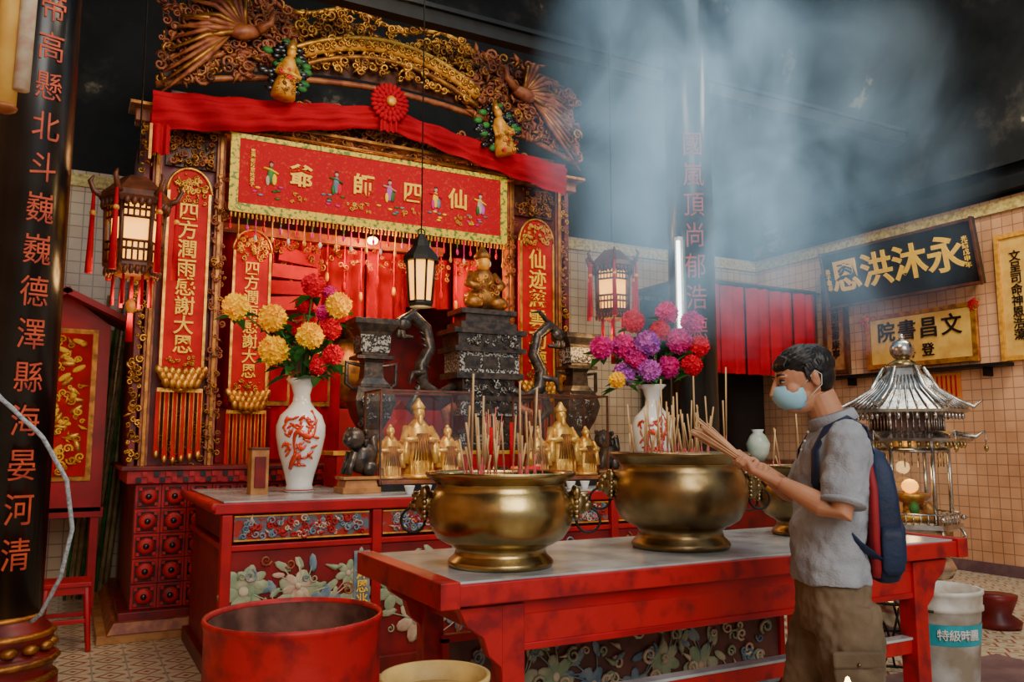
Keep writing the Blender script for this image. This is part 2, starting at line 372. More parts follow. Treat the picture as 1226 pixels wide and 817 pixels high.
def shrine():
    p = root("temple_altar_shrine", (2.4, 7.2, 0))
    m = MB()
    m.box((2.42, 7.5, .68), (3.96, 1.6, 1.0), REDD)
    m.box((2.42, 7.45, .10), (4.24, 1.85, .08), CARVE, top=.98); m.box((2.42, 7.46, .165), (4.10, 1.74, .06), REDD)
    m.box((2.42, 7.5, .03), (4.36, 1.92, .06), WOOD)
    m.box((2.42, 7.48, 1.14), (4.08, 1.70, .10), RED); m.box((2.42, 7.48, 1.20), (4.16, 1.76, .03), REDD)
    m.build("cabinet", p, bevel=.005)
    m = MB()
    for i in range(8):
        for j in range(5):
            x = .535+.178*i; z = .285+.178*j-.0
            m.box((x, 6.69, z), (.172, .02, .172), REDOLD); m.box((x, 6.675, z), (.136, .02, .136), BLACK)
            m.lathe((x, 6.662, z), [(.060, 0), (.060, .008), (.038, .016)], REDOLD, 16, rot=R(90, 'X'))
            m.lathe((x, 6.645, z), [(.022, 0), (.012, .008)], BLACK, 10, rot=R(90, 'X'))
            for a, b in ((-1, -1), (1, -1), (1, 1), (-1, 1)): m.box((x+a*.055, 6.663, z+b*.055), (.022, .01, .022), REDOLD)
    for i in range(50):
        for j in range(2): m.box((.46+.08*i+.04*j, 6.615, 1.12+.04*j), (.036, .012, .036), [BLACK, REDOLD][(i+j) % 2])
    m.build("lattice_tiles", p)
    m = MB()
    for x in (.5, .98, 3.68, 4.22):
        m.box((x, 7.0, 2.6), (.07, .12, 2.8), CARVE); m.box((x, 6.93, 2.6), (.03, .02, 2.8), GOLDDK)
    m.box((.74, 7.04, 2.6), (.42, .04, 2.8), REDD); m.box((3.95, 7.04, 2.6), (.48, .04, 2.8), REDD)
    m.box((2.37, 7.0, 3.98), (4.1, .16, .12), CARVE); m.box((2.37, 6.95, 4.03), (4.2, .26, .03), GOLDDK)
    m.box((.42, 7.6, 2.6), (.05, 1.3, 2.8), REDD); m.box((4.32, 7.6, 2.6), (.05, 1.3, 2.8), REDD)
    m.box((2.37, 8.2, 2.6), (3.9, .06, 2.8), REDD); m.box((2.37, 7.6, 4.03), (3.9, 1.3, .06), CARVED)
    m.box((2.37, 7.9, 1.45), (2.5, .6, .5), RED)
    m.build("frame", p, bevel=.004)
    m = MB()
    filigree(m, ALL, (.38, .47, 1.25, 3.95), 170, .02, .05, 6.95, [GOLD, GOLD, GOLDDK], th=.18)
    filigree(m, ALL, (4.24, 4.32, 1.25, 3.95), 150, .02, .05, 6.95, [GOLD, GOLDDK, CARVE], th=.18)
    for a, b in ((.56, .95), (3.74, 4.2)):
        m.box(((a+b)/2, 7.0, 3.76), (b-a, .03, .3), CARVED)
        filigree(m, ALL, (a+.03, b-.03, 3.63, 3.89), 60, .03, .06, 6.96, [CARVE, GOLDDK, GOLDDK], th=.17)
    filigree(m, ALL, (.6, .95, 1.2, 1.7), 30, .04, .06, 6.99, [CARVE, GOLDDK])
    filigree(m, ALL, (.93, 1.04, 1.3, 3.6), 110, .02, .045, 6.93, [CARVE, CARVE, GOLDDK], th=.18)
    filigree(m, ALL, (3.62, 3.72, 1.3, 3.6), 100, .02, .045, 6.93, [CARVE, CARVE, GOLDDK], th=.18)
    m.box((2.37, 6.95, 4.08), (3.6, .03, .28), CARVED)
    filigree(m, lambda x, z: z < 4.33-.08*(x-2.4)**2, (.6, 4.15, 3.92, 4.36), 520, .03, .075, 6.88, [CARVE, CARVE, GOLDDK, CARVE, GOLDDK], th=.17)
    m.tube([(.55, 6.84, 3.95), (4.2, 6.84, 3.95)], .018, GOLDDK, 6)
    m.build("carved_lintel", p)
    m = MB()
    lo = lambda x: 4.62-.09*(x-2.4)**2; hi = lambda x: 5.22-.08*(x-2.4)**2+.05*math.sin(x*7)
    mid = lambda x, z: lo(x)+.04 < z < hi(x) and 1.55 < x < 3.2
    sd = lambda x, z: lo(x)-.05 < z < hi(x)+.04 and not (1.6 < x < 3.15)
    xa, xb = 1.5, 3.25
    arc = lambda x: lo(x)+.10+.20*(1-((x-2.37)/.9)**2)
    m.tube([(xa+(xb-xa)*i/24, 6.86, hi(xa+(xb-xa)*i/24)-.02) for i in range(25)], .025, GOLD, 8)
    for dz, r, mt in ((0, .04, GOLDP), (-.10, .025, GOLDDK), (.08, .025, GOLD)): m.tube([(xa+(xb-xa)*i/24, 6.82, arc(xa+(xb-xa)*i/24)+dz) for i in range(25)], r, mt, 8)
    for i in range(28):
        x = xa+(xb-xa)*(i+.5)/28; scroll(m, x, 6.78, arc(x)+.01, .05, i, (-1)**i, GOLD, th=.2)
    xs = [.5+3.9*i/40 for i in range(41)]
    m.add([(x, 6.93, lo(x)+.02) for x in xs]+[(x, 6.93, hi(x)-.10) for x in xs], [(i, i+1, i+42, i+41) for i in range(40)], CARVED)
    filigree(m, mid, (1.5, 3.25, 4.45, 5.35), 440, .035, .075, 6.84, [GOLD, GOLD, GOLDDK, GOLDDK], th=.18)
    filigree(m, sd, (.45, 1.62, 4.1, 5.3), 430, .04, .10, 6.88, [CARVE, CARVE, GOLDDK, CARVE, CARVE, CARVED], th=.17, sp=.6)
    filigree(m, sd, (3.12, 4.42, 4.1, 5.25), 460, .04, .10, 6.88, [CARVE, CARVE, CARVE, GOLDDK, CARVE, CARVED], th=.17, sp=.6)
    m.tube([(.45+3.95*i/30, 6.9, lo(.45+3.95*i/30)-.05) for i in range(31)], .03, CARVE, 6)
    for sgn, cx in ((1, 1.10), (-1, 3.75)):
        m.ell((cx, 6.80, 4.78), (.14, .06, .065), CARVE, 12, 8, rot=R(-15*sgn, 'Y'))
        m.tube([(cx+.10*sgn, 6.78, 4.81), (cx+.20*sgn, 6.77, 4.89), (cx+.22*sgn, 6.76, 4.99), (cx+.30*sgn, 6.76, 5.0)], [.045, .03, .028, .008], CARVE, 8)
        for k in range(10):
            a = math.radians(95+k*12); L = .36+.05*(k % 3); dx = math.cos(a)*sgn
            m.tube([(cx, 6.80, 4.80), (cx+dx*L*.6, 6.76, 4.80+math.sin(a)*L*.7), (cx+dx*L*1.1, 6.79, 4.78+math.sin(a)*L*.85)], [.02, .026, .006], CARVE if k % 3 else GOLDDK, 6)
        for k in range(8):
            m.tube([(cx-.12*sgn, 6.81, 4.74), (cx-.30*sgn, 6.77, 4.72-.05*k+.1), (cx-(.50+.02*k)*sgn, 6.79, 4.80-.1*k)], [.022, .026, .008], CARVE if k % 3 else GOLDDK, 6)
    m.build("carved_crest", p)
    # sash
    m = MB(); n = 100; rows = 12; vs = []
    for j in range(rows+1):
        v = j/rows
        for i in range(n+1):
            t = -1+2*i/n; x = 2.29+1.87*t; zc = 4.23-.285*abs(t)**1.15-.03*math.sin(abs(t)*math.pi); th = .095+.06*abs(t)
            z = zc+(v-.5)*2*th; y = 6.72-.05*math.sin(v*math.pi)-.022*math.sin(v*22+t*3)-.018*math.sin(t*34+v*5)
            vs.append((x, y, z))
    m.add(vs, [(j*(n+1)+i, j*(n+1)+i+1, (j+1)*(n+1)+i+1, (j+1)*(n+1)+i) for j in range(rows) for i in range(n)], CLOTH, True)
    cloth(m, .41, .56, 3.60, 3.92, 6.72, CLOTH, 2, .03, 20)
    m.box((.42, 6.68, 3.68), (.02, .02, .28), GOLDP)
    for r, k in ((.145, 24), (.10, 16), (.055, 10)):
        for i in range(k):
            a = 2*math.pi*i/k; m.ell((2.31+math.cos(a)*r, 6.62-.12*(.16-r), 4.34+math.sin(a)*r), (.036, .018, .02), CLOTH, 8, 5, rot=Matrix.Rotation(-a, 4, 'Y'))
    m.lathe((2.31, 6.59, 4.34), [(.045, 0), (.045, .02), (.03, .035)], GOLDP, 16, rot=R(90, 'X'))
    cloth(m, 2.23, 2.39, 4.08, 4.26, 6.63, CLOTH, 3, .02, 20)
    m.build("red_sash", p)
    m = MB()
    for x, z, tilt in ((1.38, 4.20, 8), (3.42, 4.06, -14)):
        m.M = T(x, 6.56, z) @ R(tilt, 'Y')
        for k in range(50):
            a = random.uniform(0, 6.28); r = random.uniform(.04, .22)
            m.ell((math.cos(a)*r, .04, .24+math.sin(a)*r*1.1), (.05, .02, .03), GREEN if k % 3 == 0 else BLACK, 6, 4)
        m.lathe((0, 0, 0), [(.10, -.02), (.09, .08), (.055, .2), (.065, .26), (.04, .32)], GOLDP, 12); m.ell((0, -.02, .36), (.038, .038, .045), GOLDP)
        m.lathe((0, 0, .385), [(.04, 0), (.045, .03), (.015, .1)], GOLD, 8); m.tube([(-.06, 0, .25), (-.09, -.06, .15), (0, -.09, .16)], .02, GOLDP)
        m.tube([(.06, 0, .25), (.09, -.06, .15), (0, -.09, .16)], .02, GOLDP); filigree(m, ALL, (-.08, .08, -.02, .18), 30, .02, .035, -.09, [GOLDDK, REDF, GOLD])
        m.M = Matrix()
    m.build("gilt_figurines", p)
    # banner
    m = MB(); Y = 6.80; x0, x1, zb, zt = 1.03, 3.55, 3.25, 3.90
    m.box(((x0+x1)/2, Y, (zb+zt)/2), (x1-x0-.01, .02, zt-zb-.01), BANNER)
    for c, d in ((((x0+x1)/2, Y-.012, zb+.03), (x1-x0, .012, .075)), (((x0+x1)/2, Y-.012, zt-.02), (x1-x0, .012, .04)), ((x0+.03, Y-.010, (zb+zt)/2), (.07, .012, zt-zb-.02)), ((x1-.03, Y-.010, (zb+zt)/2), (.07, .012, zt-zb-.02))):
        m.box(c, d, BORDER)
    for k in range(75):
        x = x0+.02+(x1-x0-.04)*k/74
        m.tube([(x, Y, zb-.0), (x, Y, zb-.05)], .008, GOLDP, 5)
        if k % 2 == 0:
            L = .12+.04*(k % 4); m.tube([(x, Y+.03, zb), (x, Y+.03, zb-L)], .005, [REDF, GOLDP, GREEN, PINK][k//2 % 4], 4); m.ell((x, Y+.03, zb-L), (.014, .014, .028), [REDF, GOLDP, PINK, WHITEP][k//2 % 4], 6, 5)
    for k, x in enumerate((1.35, 1.90, 2.38, 2.82, 3.27)):
        z = 3.62
        m.ell((x, Y-.016, z-.04), (.030, .008, .075), [GREEN, PAINTB, PURP, YEL, PAINTC][k], 10, 6); m.ell((x+.028, Y-.018, z-.07), (.022, .008, .05), [YEL, REDF, GREEN, PAINTB, PURP][k], 8, 5); m.ell((x-.025, Y-.018, z-.085), (.018, .008, .045), [PAINTC, GREEN, YEL, PINK, GREEN][k], 8, 5)
        m.ell((x, Y-.02, z+.05), (.017, .01, .020), PAINTC, 8, 5); m.ell((x, Y-.02, z+.07), (.015, .01, .011), BLACK, 8, 5)
        m.tube([(x-.06, Y-.016, z+.02), (x, Y-.018, z+.01), (x+.06, Y-.016, z-.02)], .009, [YEL, GREEN, PAINTC, REDF, YEL][k], 5)
        for q in range(7): m.ell((x+random.uniform(-.14, .14), Y-.014, 3.44+random.uniform(-.05, .05)), (.025, .006, .010), random.choice([GREEN, YEL, PAINTB, PINK]), 6, 4)
    filigree(m, lambda x, z: abs(((x-1.35) % .5)-.25) < .1, (1.2, 3.45, 3.38, 3.46), 40, .02, .035, Y-.014, [GOLDP], dy=.001)
    m.build("embroidered_banner", p)
    for x, ch in ((1.60, "爺"), (2.14, "師"), (2.60, "四"), (3.04, "仙")): text(ch, (x, Y-.02, 3.60), .20, TXT, p, name="banner_character", bold=.02)
    text("惠澤街坊眾姓弟子", (1.20, Y-.02, 3.62), .04, TXT, p, name="banner_small_characters", vertical=True)
    m = MB()
    plaque(m, p, .57, .90, 3.36, 1.95, 6.86, "四方潤雨感謝大恩")
    plaque(m, p, 3.72, 4.10, 3.32, 1.95, 6.86, "仙迹慈雲功德")
    m.build("couplet_plaques", p)
    m = MB(); plaque(m, p, 1.13, 1.45, 3.00, 1.80, 7.15, "四方潤雨感謝大恩"); m.build("inner_couplet_plaque", p)
    m = MB()
    for x0, x1, z0, z1, y in ((1.5, 1.95, 2.35, 3.2, 7.35), (1.95, 2.4, 2.5, 3.2, 7.5), (2.4, 2.8, 2.5, 3.2, 7.45), (3.25, 3.66, 2.0, 3.2, 7.35), (1.08, 1.5, 1.7, 3.3, 7.6), (2.8, 3.3, 2.7, 3.2, 7.5)):
        cloth(m, x0, x1, z0, z1, y, CLOTH, 3, .04, 30)
    for k in range(14): m.tube([(1.5+k*.16, 7.3, 3.18), (1.5+k*.16, 7.3, 2.9-.08*(k % 3))], .008, REDF, 4); m.ell((1.5+k*.16, 7.3, 2.88-.08*(k % 3)), (.02, .02, .05), [CLOTH, GOLDP][k % 2], 6, 5)
    cloth(m, 1.5, 2.1, 1.25, 2.0, 7.2, CLOTH, 4, .03, 40)
    m.box((1.95, 7.28, 3.22), (2.3, .05, .08), CARVE)
    for x in (1.55, 1.9): m.box((x, 7.2, 1.95), (.2, .05, .5), GOLDDK); m.box((x, 7.17, 1.95), (.15, .03, .42), CLOTH)
    for k in range(4): m.box((1.62+.03*k, 7.30, 2.60+.14*k), (.5-.05*k, .12, .12), [PLAQUE, CLOTH][k % 2], rot=R(4*k-6, 'Y'))
    filigree(m, ALL, (1.5, 3.6, 2.95, 3.15), 90, .03, .05, 7.26, [CARVE, GOLDDK])
    m.ell((2.35, 7.8, 2.05), (.28, .2, .35), GOLDDK); m.ell((2.35, 7.75, 2.5), (.1, .1, .13), GOLDDK); m.lathe((2.35, 7.75, 2.58), [(.12, 0), (.13, .05), (.03, .16)], GOLDDK, 10)
    m.build("shrine_interior", p)
    m = MB(); m.ell((2.32, 7.05, 3.2), (.05, .05, .035), GLOWB); m.build("ceiling_bulb", p)
    for loc, e in (((2.3, 6.95, 3.1), 34), ((3.3, 7.0, 3.0), 18), ((1.55, 6.95, 3.15), 7)):
        l = bpy.data.lights.new("shrine_bulb", 'POINT'); l.energy = e; l.color = (1, .48, .16); l.shadow_soft_size = .06; o = bpy.data.objects.new("bulb_light", l); o.location = loc; COL.objects.link(o); o.parent = p; o.matrix_parent_inverse = parent_m(p).inverted()
shrine()

# ------------------------------------------------------------ altar table
def altar_table():
    p = root("carved_altar_table", (2.6, 5.8, 0)); m = MB()
    x0, x1, y0, y1 = .80, 4.40, 5.0, 6.44; xc = (x0+x1)/2; yc = (y0+y1)/2
    m.box((xc, yc, 1.015), (x1-x0+.1, y1-y0+.04, .06), RED); m.box((xc, yc, 1.05), (x1-x0, y1-y0-.04, .012), MARBLE)
    for sx, e in ((x0-.05, -1), (x1+.05, 1)): m.tube([(sx+e*.0, y0-.02, 1.028), (sx+e*.02, yc, 1.032), (sx+e*.0, y1+.02, 1.028)], .025, RED, 8)
    m.box((xc, yc, .90), (x1-x0-.06, y1-y0-.06, .17), REDD); m.box((xc, yc, .79), (x1-x0, y1-y0, .035), RED)
    m.box((xc, yc, .43), (x1-x0-.04, y1-y0-.04, .68), PANELR); m.box((xc, yc, .05), (x1-x0+.04, y1-y0+.04, .10), REDD)
    for i in range(5):
        x = x0+.02+(x1-x0-.04)*i/4; m.box((x, y0+.02, .53), (.06, .07, .9), RED)
    m.build("table_body", p, bevel=.006)
    m = MB(); w = (x1-x0-.04)/4
    for i in range(4):
        a = x0+.06+w*i; b = a+w-.09; y = y0+.015
        m.box(((a+b)/2, y, .90), (b-a, .02, .14), FRESCO)
        for c, d in ((((a+b)/2, y-.012, .968), (b-a, .012, .008)), (((a+b)/2, y-.012, .832), (b-a, .012, .008))): m.box(c, d, GOLDP)
        filigree(m, ALL, (a+.04, b-.04, .85, .95), 100, .02, .04, y-.012, [REDOLD, PAINTB, PAINTC, PAINTB, REDOLD], dy=.003)
        painted_panel(m, a, b, .14, .74, y0+.008, 5, [PAINTG, PAINTC, PAINTG, PAINTB], .13)
        painted_panel(m, a, b, .40, .75, y0+.006, 3, [PAINTG, PAINTC], .09)
        filigree(m, ALL, (a+.04, b-.04, .16, .72), 26, .03, .07, y0+.004, [PAINTG, PAINTB, CARVE], dy=.002, th=.07)
    m.box((1.62, y0+.0, .46), (.10, .012, .55), PAINTB)
    m.build("painted_panels", p)
    text("沐恩兆民", (1.62, 4.985, .48), .08, TXT, p, vertical=True, ext=.002)
altar_table()

# ------------------------------------------------------------ offering table
def offering_table():
    p = root("red_offering_table", (2.4, 2.95, 0)); m = MB()
    x0, x1, y0, y1 = 1.09, 3.66, 2.48, 3.30; xc = (x0+x1)/2; yc = (y0+y1)/2
    m.box((xc, yc, .934), (x1-x0-.02, y1-y0-.02, .03), MARBLE)
    for y in (y0+.01, y1-.01): m.box((xc, y, .908), (x1-x0-.04, .04, .068), REDOLD)
    for x, e in ((x0, -1), (x1, 1)):
        m.box((x, yc, .912), (.07, y1-y0+.04, .085), REDOLD)
    m.box((xc, yc, .845), (x1-x0-.2, y1-y0-.08, .05), RED)
    for y in (y0+.06, y1-.06):
        m.box((xc, y, .775), (x1-x0-.3, .035, .11), REDOLD); m.box((xc, y-.002, .715), (x1-x0-.42, .045, .025), RED)
    for x in (x0+.25, x1-.25):
        for y in (y0+.07, y1-.07):
            m.box((x, y, .43), (.085, .085, .86), REDOLD); m.box((x, y, .03), (.12, .12, .06), REDOLD)
        m.box((x, yc, .78), (.04, y1-y0-.15, .12), REDOLD); m.box((x, yc, .16), (.05, y1-y0-.15, .05), REDOLD)
    for x, e in ((x0+.25, -1), (x1-.25, 1)):
        for y in (y0+.055, y1-.055):
            pts = [(x, .86), (x+e*.2, .86), (x+e*.17, .80), (x+e*.11, .76), (x+e*.09, .70), (x+e*.045, .66), (x+e*.04, .58), (x, .55)]
            a = [(q[0], y-.025, q[1]) for q in pts]; b = [(q[0], y+.025, q[1]) for q in pts]; n = len(pts)
            m.add(a+b, [tuple(range(n)), tuple(range(2*n-1, n-1, -1))]+[(i, (i+1) % n, n+(i+1) % n, n+i) for i in range(n)], REDOLD)
    m.box((xc, y0+.08, .49), (x1-x0-.5, .05, .06), REDOLD); m.box((xc, y0+.08, .525), (x1-x0-.5, .06, .012), MARBLE)
    m.build("table_frame", p, bevel=.004)
    m = MB(); m.box((2.3, y1-.1, .36), (1.85, .04, .50), PAINTK)
    for c, d in (((2.3, y1-.125, .61), (1.87, .03, .03)), ((2.3, y1-.125, .11), (1.87, .03, .03)), ((1.38, y1-.125, .36), (.03, .03, .5)), ((3.22, y1-.125, .36), (.03, .03, .5))): m.box(c, d, REDOLD)
    painted_panel(m, 1.4, 3.2, .14, .58, y1-.126, 9, [PAINTB, PAINTG, PAINTG, PAINTB], .1)
    filigree(m, ALL, (1.45, 3.15, .16, .56), 90, .03, .06, y1-.126, [PAINTG, PAINTB, PAINTC], dy=.003)
    m.build("painted_back_panel", p)
offering_table()

# ------------------------------------------------------------ censers
def censer(x, y, z, w, h, material, nst, big):
    p = root("brass_incense_pot", (x, y, z)); m = MB(); s = w/.5; k = h/.34
    pr = [(.0, 0), (.185, 0), (.19, .012), (.185, .022), (.165, .04), (.16, .06), (.175, .075), (.19, .08), (.225, .10), (.25, .14), (.262, .19), (.258, .235), (.24, .27), (.228, .29), (.235, .305), (.265, .325), (.272, .335), (.268, .342), (.245, .338), (.235, .32), (.235, .30), (0, .30)]
    m.lathe((x, y, z), [(a*s*.97, b*k) for a, b in pr], material, 56)
    m.lathe((x, y, z), [(.236*s*.97, .305*k), (.1, .315*k), (.005, .32*k)], ASH, 40)
    ang = math.atan2(-.469, .883)
    for e in (-1, 1):
        d = Vector((math.cos(ang)*e, math.sin(ang)*e, 0)); c = Vector((x, y, z+.225*k))+d*.262*s
        m.ell(c, (.045, .045, .05), BRASSD); m.ell(c+d*.036-Vector((0, 0, .010)), (.026, .026, .023), BRASSD)
        m.ell(c+d*.024+Vector((0, 0, .028)), (.028, .028, .016), BRASSD)
        sd = Vector((-d.y, d.x, 0))
        for q in (-1, 1):
            m.ell(c+d*.036+sd*q*.02+Vector((0, 0, .016)), .010, BRASSD, 8, 6); m.ell(c+sd*q*.04+Vector((0, 0, .04)), (.016, .016, .025), BRASSD, 8, 6)
            for j in range(5): m.ell(c+sd*q*(.04-.003*j)+Vector((0, 0, .024-.018*j)), .013, BRASSD, 8, 6)
        m.ring(c+d*.045-Vector((0, 0, .062)), .044, .005, IRON, rot=Matrix.Rotation(ang, 4, 'Z'), a0=-260, a1=80)
    m.build("pot", p)
    m = MB()
    for i in range(nst):
        a = random.uniform(0, 6.28); r = random.uniform(.02, .19)*s; bx, by = x+math.cos(a)*r, y+math.sin(a)*r
        L = random.uniform(.10, .30 if i % 5 else .42)*big; tx, ty = random.uniform(-.03, .03), random.uniform(-.03, .03)
        z0 = z+.30*k; m.tube([(bx, by, z0), (bx+tx*.3, by+ty*.3, z0+L*.3)], .0032, STICKP, 4); m.tube([(bx+tx*.3, by+ty*.3, z0+L*.3), (bx+tx, by+ty, z0+L)], .0042, STICK, 4)
    m.build("joss_sticks", p)
censer(1.42, 2.76, .951, .53, .335, BRASS, 32, 1.0)
censer(2.34, 2.86, .951, .57, .40, BRASSD, 60, 1.0)
censer(3.20, 2.95, .951, .46, .33, BRASSD, 14, .8)

# ------------------------------------------------------------ flowers & vases
def pompom(m, c, r, mt, n=170):
    m.ell(c, r*.78, mt, 10, 6); c = Vector(c); g = math.pi*(3-5**.5)
    for i in range(n):
        zz = 1-2*(i+.5)/n; q = math.sqrt(1-zz*zz); d = Vector((q*math.cos(g*i), q*math.sin(g*i), zz))
        u = d.orthogonal().normalized(); w = d.cross(u); a = random.uniform(0, 6.28); t = u*math.cos(a)+w*math.sin(a); R1 = r*random.uniform(.95, 1.08); q2 = t.cross(d)
        m.add([c+d*r*.6-q2*r*.05, c+d*r*.86+t*r*.17, c+d*R1+q2*r*.12, c+d*r*.86-t*r*.17], [(0, 1, 2, 3)], mt)
def leaf(m, b, d, L, w, mt):
    b = Vector(b); d = Vector(d).normalized(); s = d.cross(Vector((0, 0, 1))).normalized()*w; up = Vector((0, 0, w*.4))
    m.add([b, b+d*L*.5+s+up, b+d*L-up, b+d*L*.5-s+up, b+d*L*.5-up*.3], [(0, 1, 4), (1, 2, 4), (2, 3, 4), (3, 0, 4)], mt)
def vase(x, y, z, h, cols, name, spread, fr):
    p = root(name, (x, y, z)); m = MB(); k = h/.77
    pr = [(.085, 0), (.10, .01), (.085, .05), (.10, .12), (.14, .25), (.165, .38), (.165, .45), (.14, .52), (.09, .57), (.062, .61), (.055, .66), (.075, .73), (.11, .765), (.105, .77), (.06, .72)]
    m.lathe((x, y, z), [(a*k, b*k) for a, b in pr], PORC, 40)
    ca = Vector((-x, -y, 0)).normalized(); base = math.atan2(ca.y, ca.x)
    def on(u, v):
        rr = .166 if .3 < v < .5 else .15 if v > .5 else .12+.045*(v-.12)/.2
        if v > .5: rr = .165-(v-.48)*.7
        a = base+u; return (x+math.cos(a)*rr*k*1.0, y+math.sin(a)*rr*k, z+v*k)
    pts = [on(-.5+1.0*t+.25*math.sin(t*9), .16+.34*t+.05*math.sin(t*14)) for t in [i/24 for i in range(25)]]
    m.tube(pts, [.014+.008*math.sin(i*.5) for i in range(25)], PORCR, 6)
    for i in range(46):
        u, v = random.uniform(-.75, .75), random.uniform(.18, .5); q = on(u, v); a = base+u
        m.ell(q, (.03, .008, .010), PORCR, 6, 4, rot=Matrix.Rotation(a+math.pi/2, 4, 'Z') @ R(random.uniform(0, 180), 'Y'))
    m.lathe((x, y, z), [(.1*k, .012), (.103*k, .02)], PORCR, 30, cap=False)
    m.build("porcelain_vase", p)
    m = MB(); top = z+h
    for (dx, dz, r, c) in cols:
        dy = random.uniform(-.14, -.02) if c is not YEL else random.uniform(-.24, -.14); Fx = (.883, -.469)
        c3 = Vector((x+Fx[0]*dx+dy*.469, y+Fx[1]*dx+dy*.883, top+dz))
        m.tube([(x, y, top-.1), (x+(c3.x-x)*.35, y+(c3.y-y)*.35, top+dz*.5), tuple(c3)], .006, GREEN, 5); pompom(m, c3, r, c)
        for q in range(4):
            a = random.uniform(0, 3.14); leaf(m, c3-Vector((0, 0, .07)), (math.cos(a), math.sin(a), random.uniform(-.5, .3)), random.uniform(.13, .19), .04, GREEN)
    for q in range(fr):
        a = random.uniform(0, 6.28); rr = random.uniform(.02, spread*.45)
        leaf(m, (x+math.cos(a)*rr, y+.05+math.sin(a)*rr*.6, top+random.uniform(.02, .42)), (math.cos(a), math.sin(a), random.uniform(-.5, .8)), random.uniform(.12, .20), .045, GREEN)
    m.build("bouquet", p)
S = .00584
L1 = [((a-357)*S, (455-b)*S, r, c) for a, b, r, c in ((287, 374, .095, YEL), (327, 386, .10, YEL), (330, 424, .105, YEL), (373, 408, .095, YEL), (405, 372, .09, YEL), (372, 346, .085, REDF), (393, 398, .08, REDF), (358, 366, .065, REDF), (397, 428, .075, REDF), (384, 378, .06, PINK), (352, 396, .06, REDF), (380, 442, .06, REDF), (388, 352, .05, PINK))]
vase(1.40, 5.72, 1.056, .77, L1, "artificial_flower_vase", .42, 80)
S = .0070
L2 = [((a-782)*S, (462-b)*S, r, c) for a, b, r, c in ((722, 420, .10, PINK), (748, 418, .11, PINK), (760, 388, .10, REDF), (775, 415, .11, PURP), (800, 378, .10, PINK), (828, 390, .10, PINK), (812, 412, .11, PINK), (835, 418, .09, REDF), (776, 447, .10, PURP), (748, 450, .10, PURP), (738, 458, .07, YEL), (800, 442, .10, PINK), (826, 440, .09, REDF), (790, 400, .09, REDF), (762, 432, .10, PINK))]
vase(4.18, 5.42, 1.056, .80, L2, "artificial_flower_vase", .4, 60)

# ------------------------------------------------------------ figures on altar
def figure(m, x, y, z, h, mt, kind=0):
    k = h/.5
    m.lathe((x, y, z), [(.11*k, 0), (.115*k, .04*k), (.09*k, .16*k), (.075*k, .25*k), (.09*k, .33*k), (.05*k, .38*k), (.03*k, .40*k)], mt, 14, sy=.8)
    m.ell((x, y-.01*k, z+.435*k), (.042*k, .042*k, .05*k), mt)
    for e in (-1, 1):
        m.tube([(x+e*.08*k, y, z+.34*k), (x+e*.12*k, y-.04*k, z+.25*k), (x+e*.04*k, y-.1*k, z+.26*k)], [.03*k, .03*k, .018*k], mt, 7)
        m.tube([(x+e*.10*k, y-.05*k, z+.25*k), (x+e*.11*k, y-.05*k, z+.10*k)], [.025*k, .04*k], mt, 6)
    m.ell((x, y-.045*k, z+.38*k), (.02*k, .015*k, .05*k), mt, 8, 6)
    if kind == 0: m.lathe((x, y, z+.46*k), [(.045*k, 0), (.05*k, .02*k), (.02*k, .06*k), (.01*k, .08*k)], mt, 10)
    else: m.ell((x, y, z+.48*k), (.022*k, .022*k, .025*k), mt, 8, 6)
    for i in range(6): m.ell((x+(i-2.5)*.03*k, y-.08*k, z+.06*k), (.012*k, .012*k, .05*k), mt, 6, 5)
    for i in range(7): m.tube([(x+(i-3)*.012*k, y-.085*k, z+.30*k), (x+(i-3)*.022*k, y-.10*k, z+.12*k)], .006*k, GOLDDK, 5)
    m.lathe((x, y, z-.0), [(.13*k, 0), (.13*k, .02*k), (.11*k, .03*k)], mt, 14)
FIG = mat("bright_gilt", (.92, .56, .12), .34, .6, c2=(.62, .30, .05), ns=20)

def case(x, y, z, w, d, h):
    p = root("glass_case_with_gilt_figures", (x, y, z)); m = MB()
    m.box((x, y, z+.025), (w, d, .05), BLACK); m.box((x, y, z+.06), (w-.06, d-.06, .03), CARVE)
    for a in (-1, 1):
        for b in (-1, 1): m.box((x+a*(w/2-.008), y+b*(d/2-.008), z+h/2), (.014, .014, h), CARVED)
        m.box((x, y+a*(d/2-.008), z+h-.006), (w, .014, .014), CARVED); m.box((x+a*(w/2-.008), y, z+h-.006), (.014, d, .014), CARVED)
    m.build("case_frame", p)
    g = MB()
    for a in (-1, 1):
        g.add([(x-w/2, y+a*d/2, z+.05), (x+w/2, y+a*d/2, z+.05), (x+w/2, y+a*d/2, z+h), (x-w/2, y+a*d/2, z+h)], [(0, 1, 2, 3)], GLASS)
        g.add([(x+a*w/2, y-d/2, z+.05), (x+a*w/2, y+d/2, z+.05), (x+a*w/2, y+d/2, z+h), (x+a*w/2, y-d/2, z+h)], [(0, 1, 2, 3)], GLASS)
    g.add([(x-w/2, y-d/2, z+h), (x+w/2, y-d/2, z+h), (x+w/2, y+d/2, z+h), (x-w/2, y+d/2, z+h)], [(0, 1, 2, 3)], GLASS)
    g.build("glass_panes", p)
    f = MB(); figure(f, x, y, z+.08, .53, FIG); figure(f, x-.22, y-.02, z+.08, .38, FIG, 1); figure(f, x+.22, y-.02, z+.08, .38, FIG, 1)
    f.build("gilt_figures", p)
case(2.22, 5.62, 1.056, .70, .36, .70); case(3.42, 5.62, 1.056, .68, .36, .70)

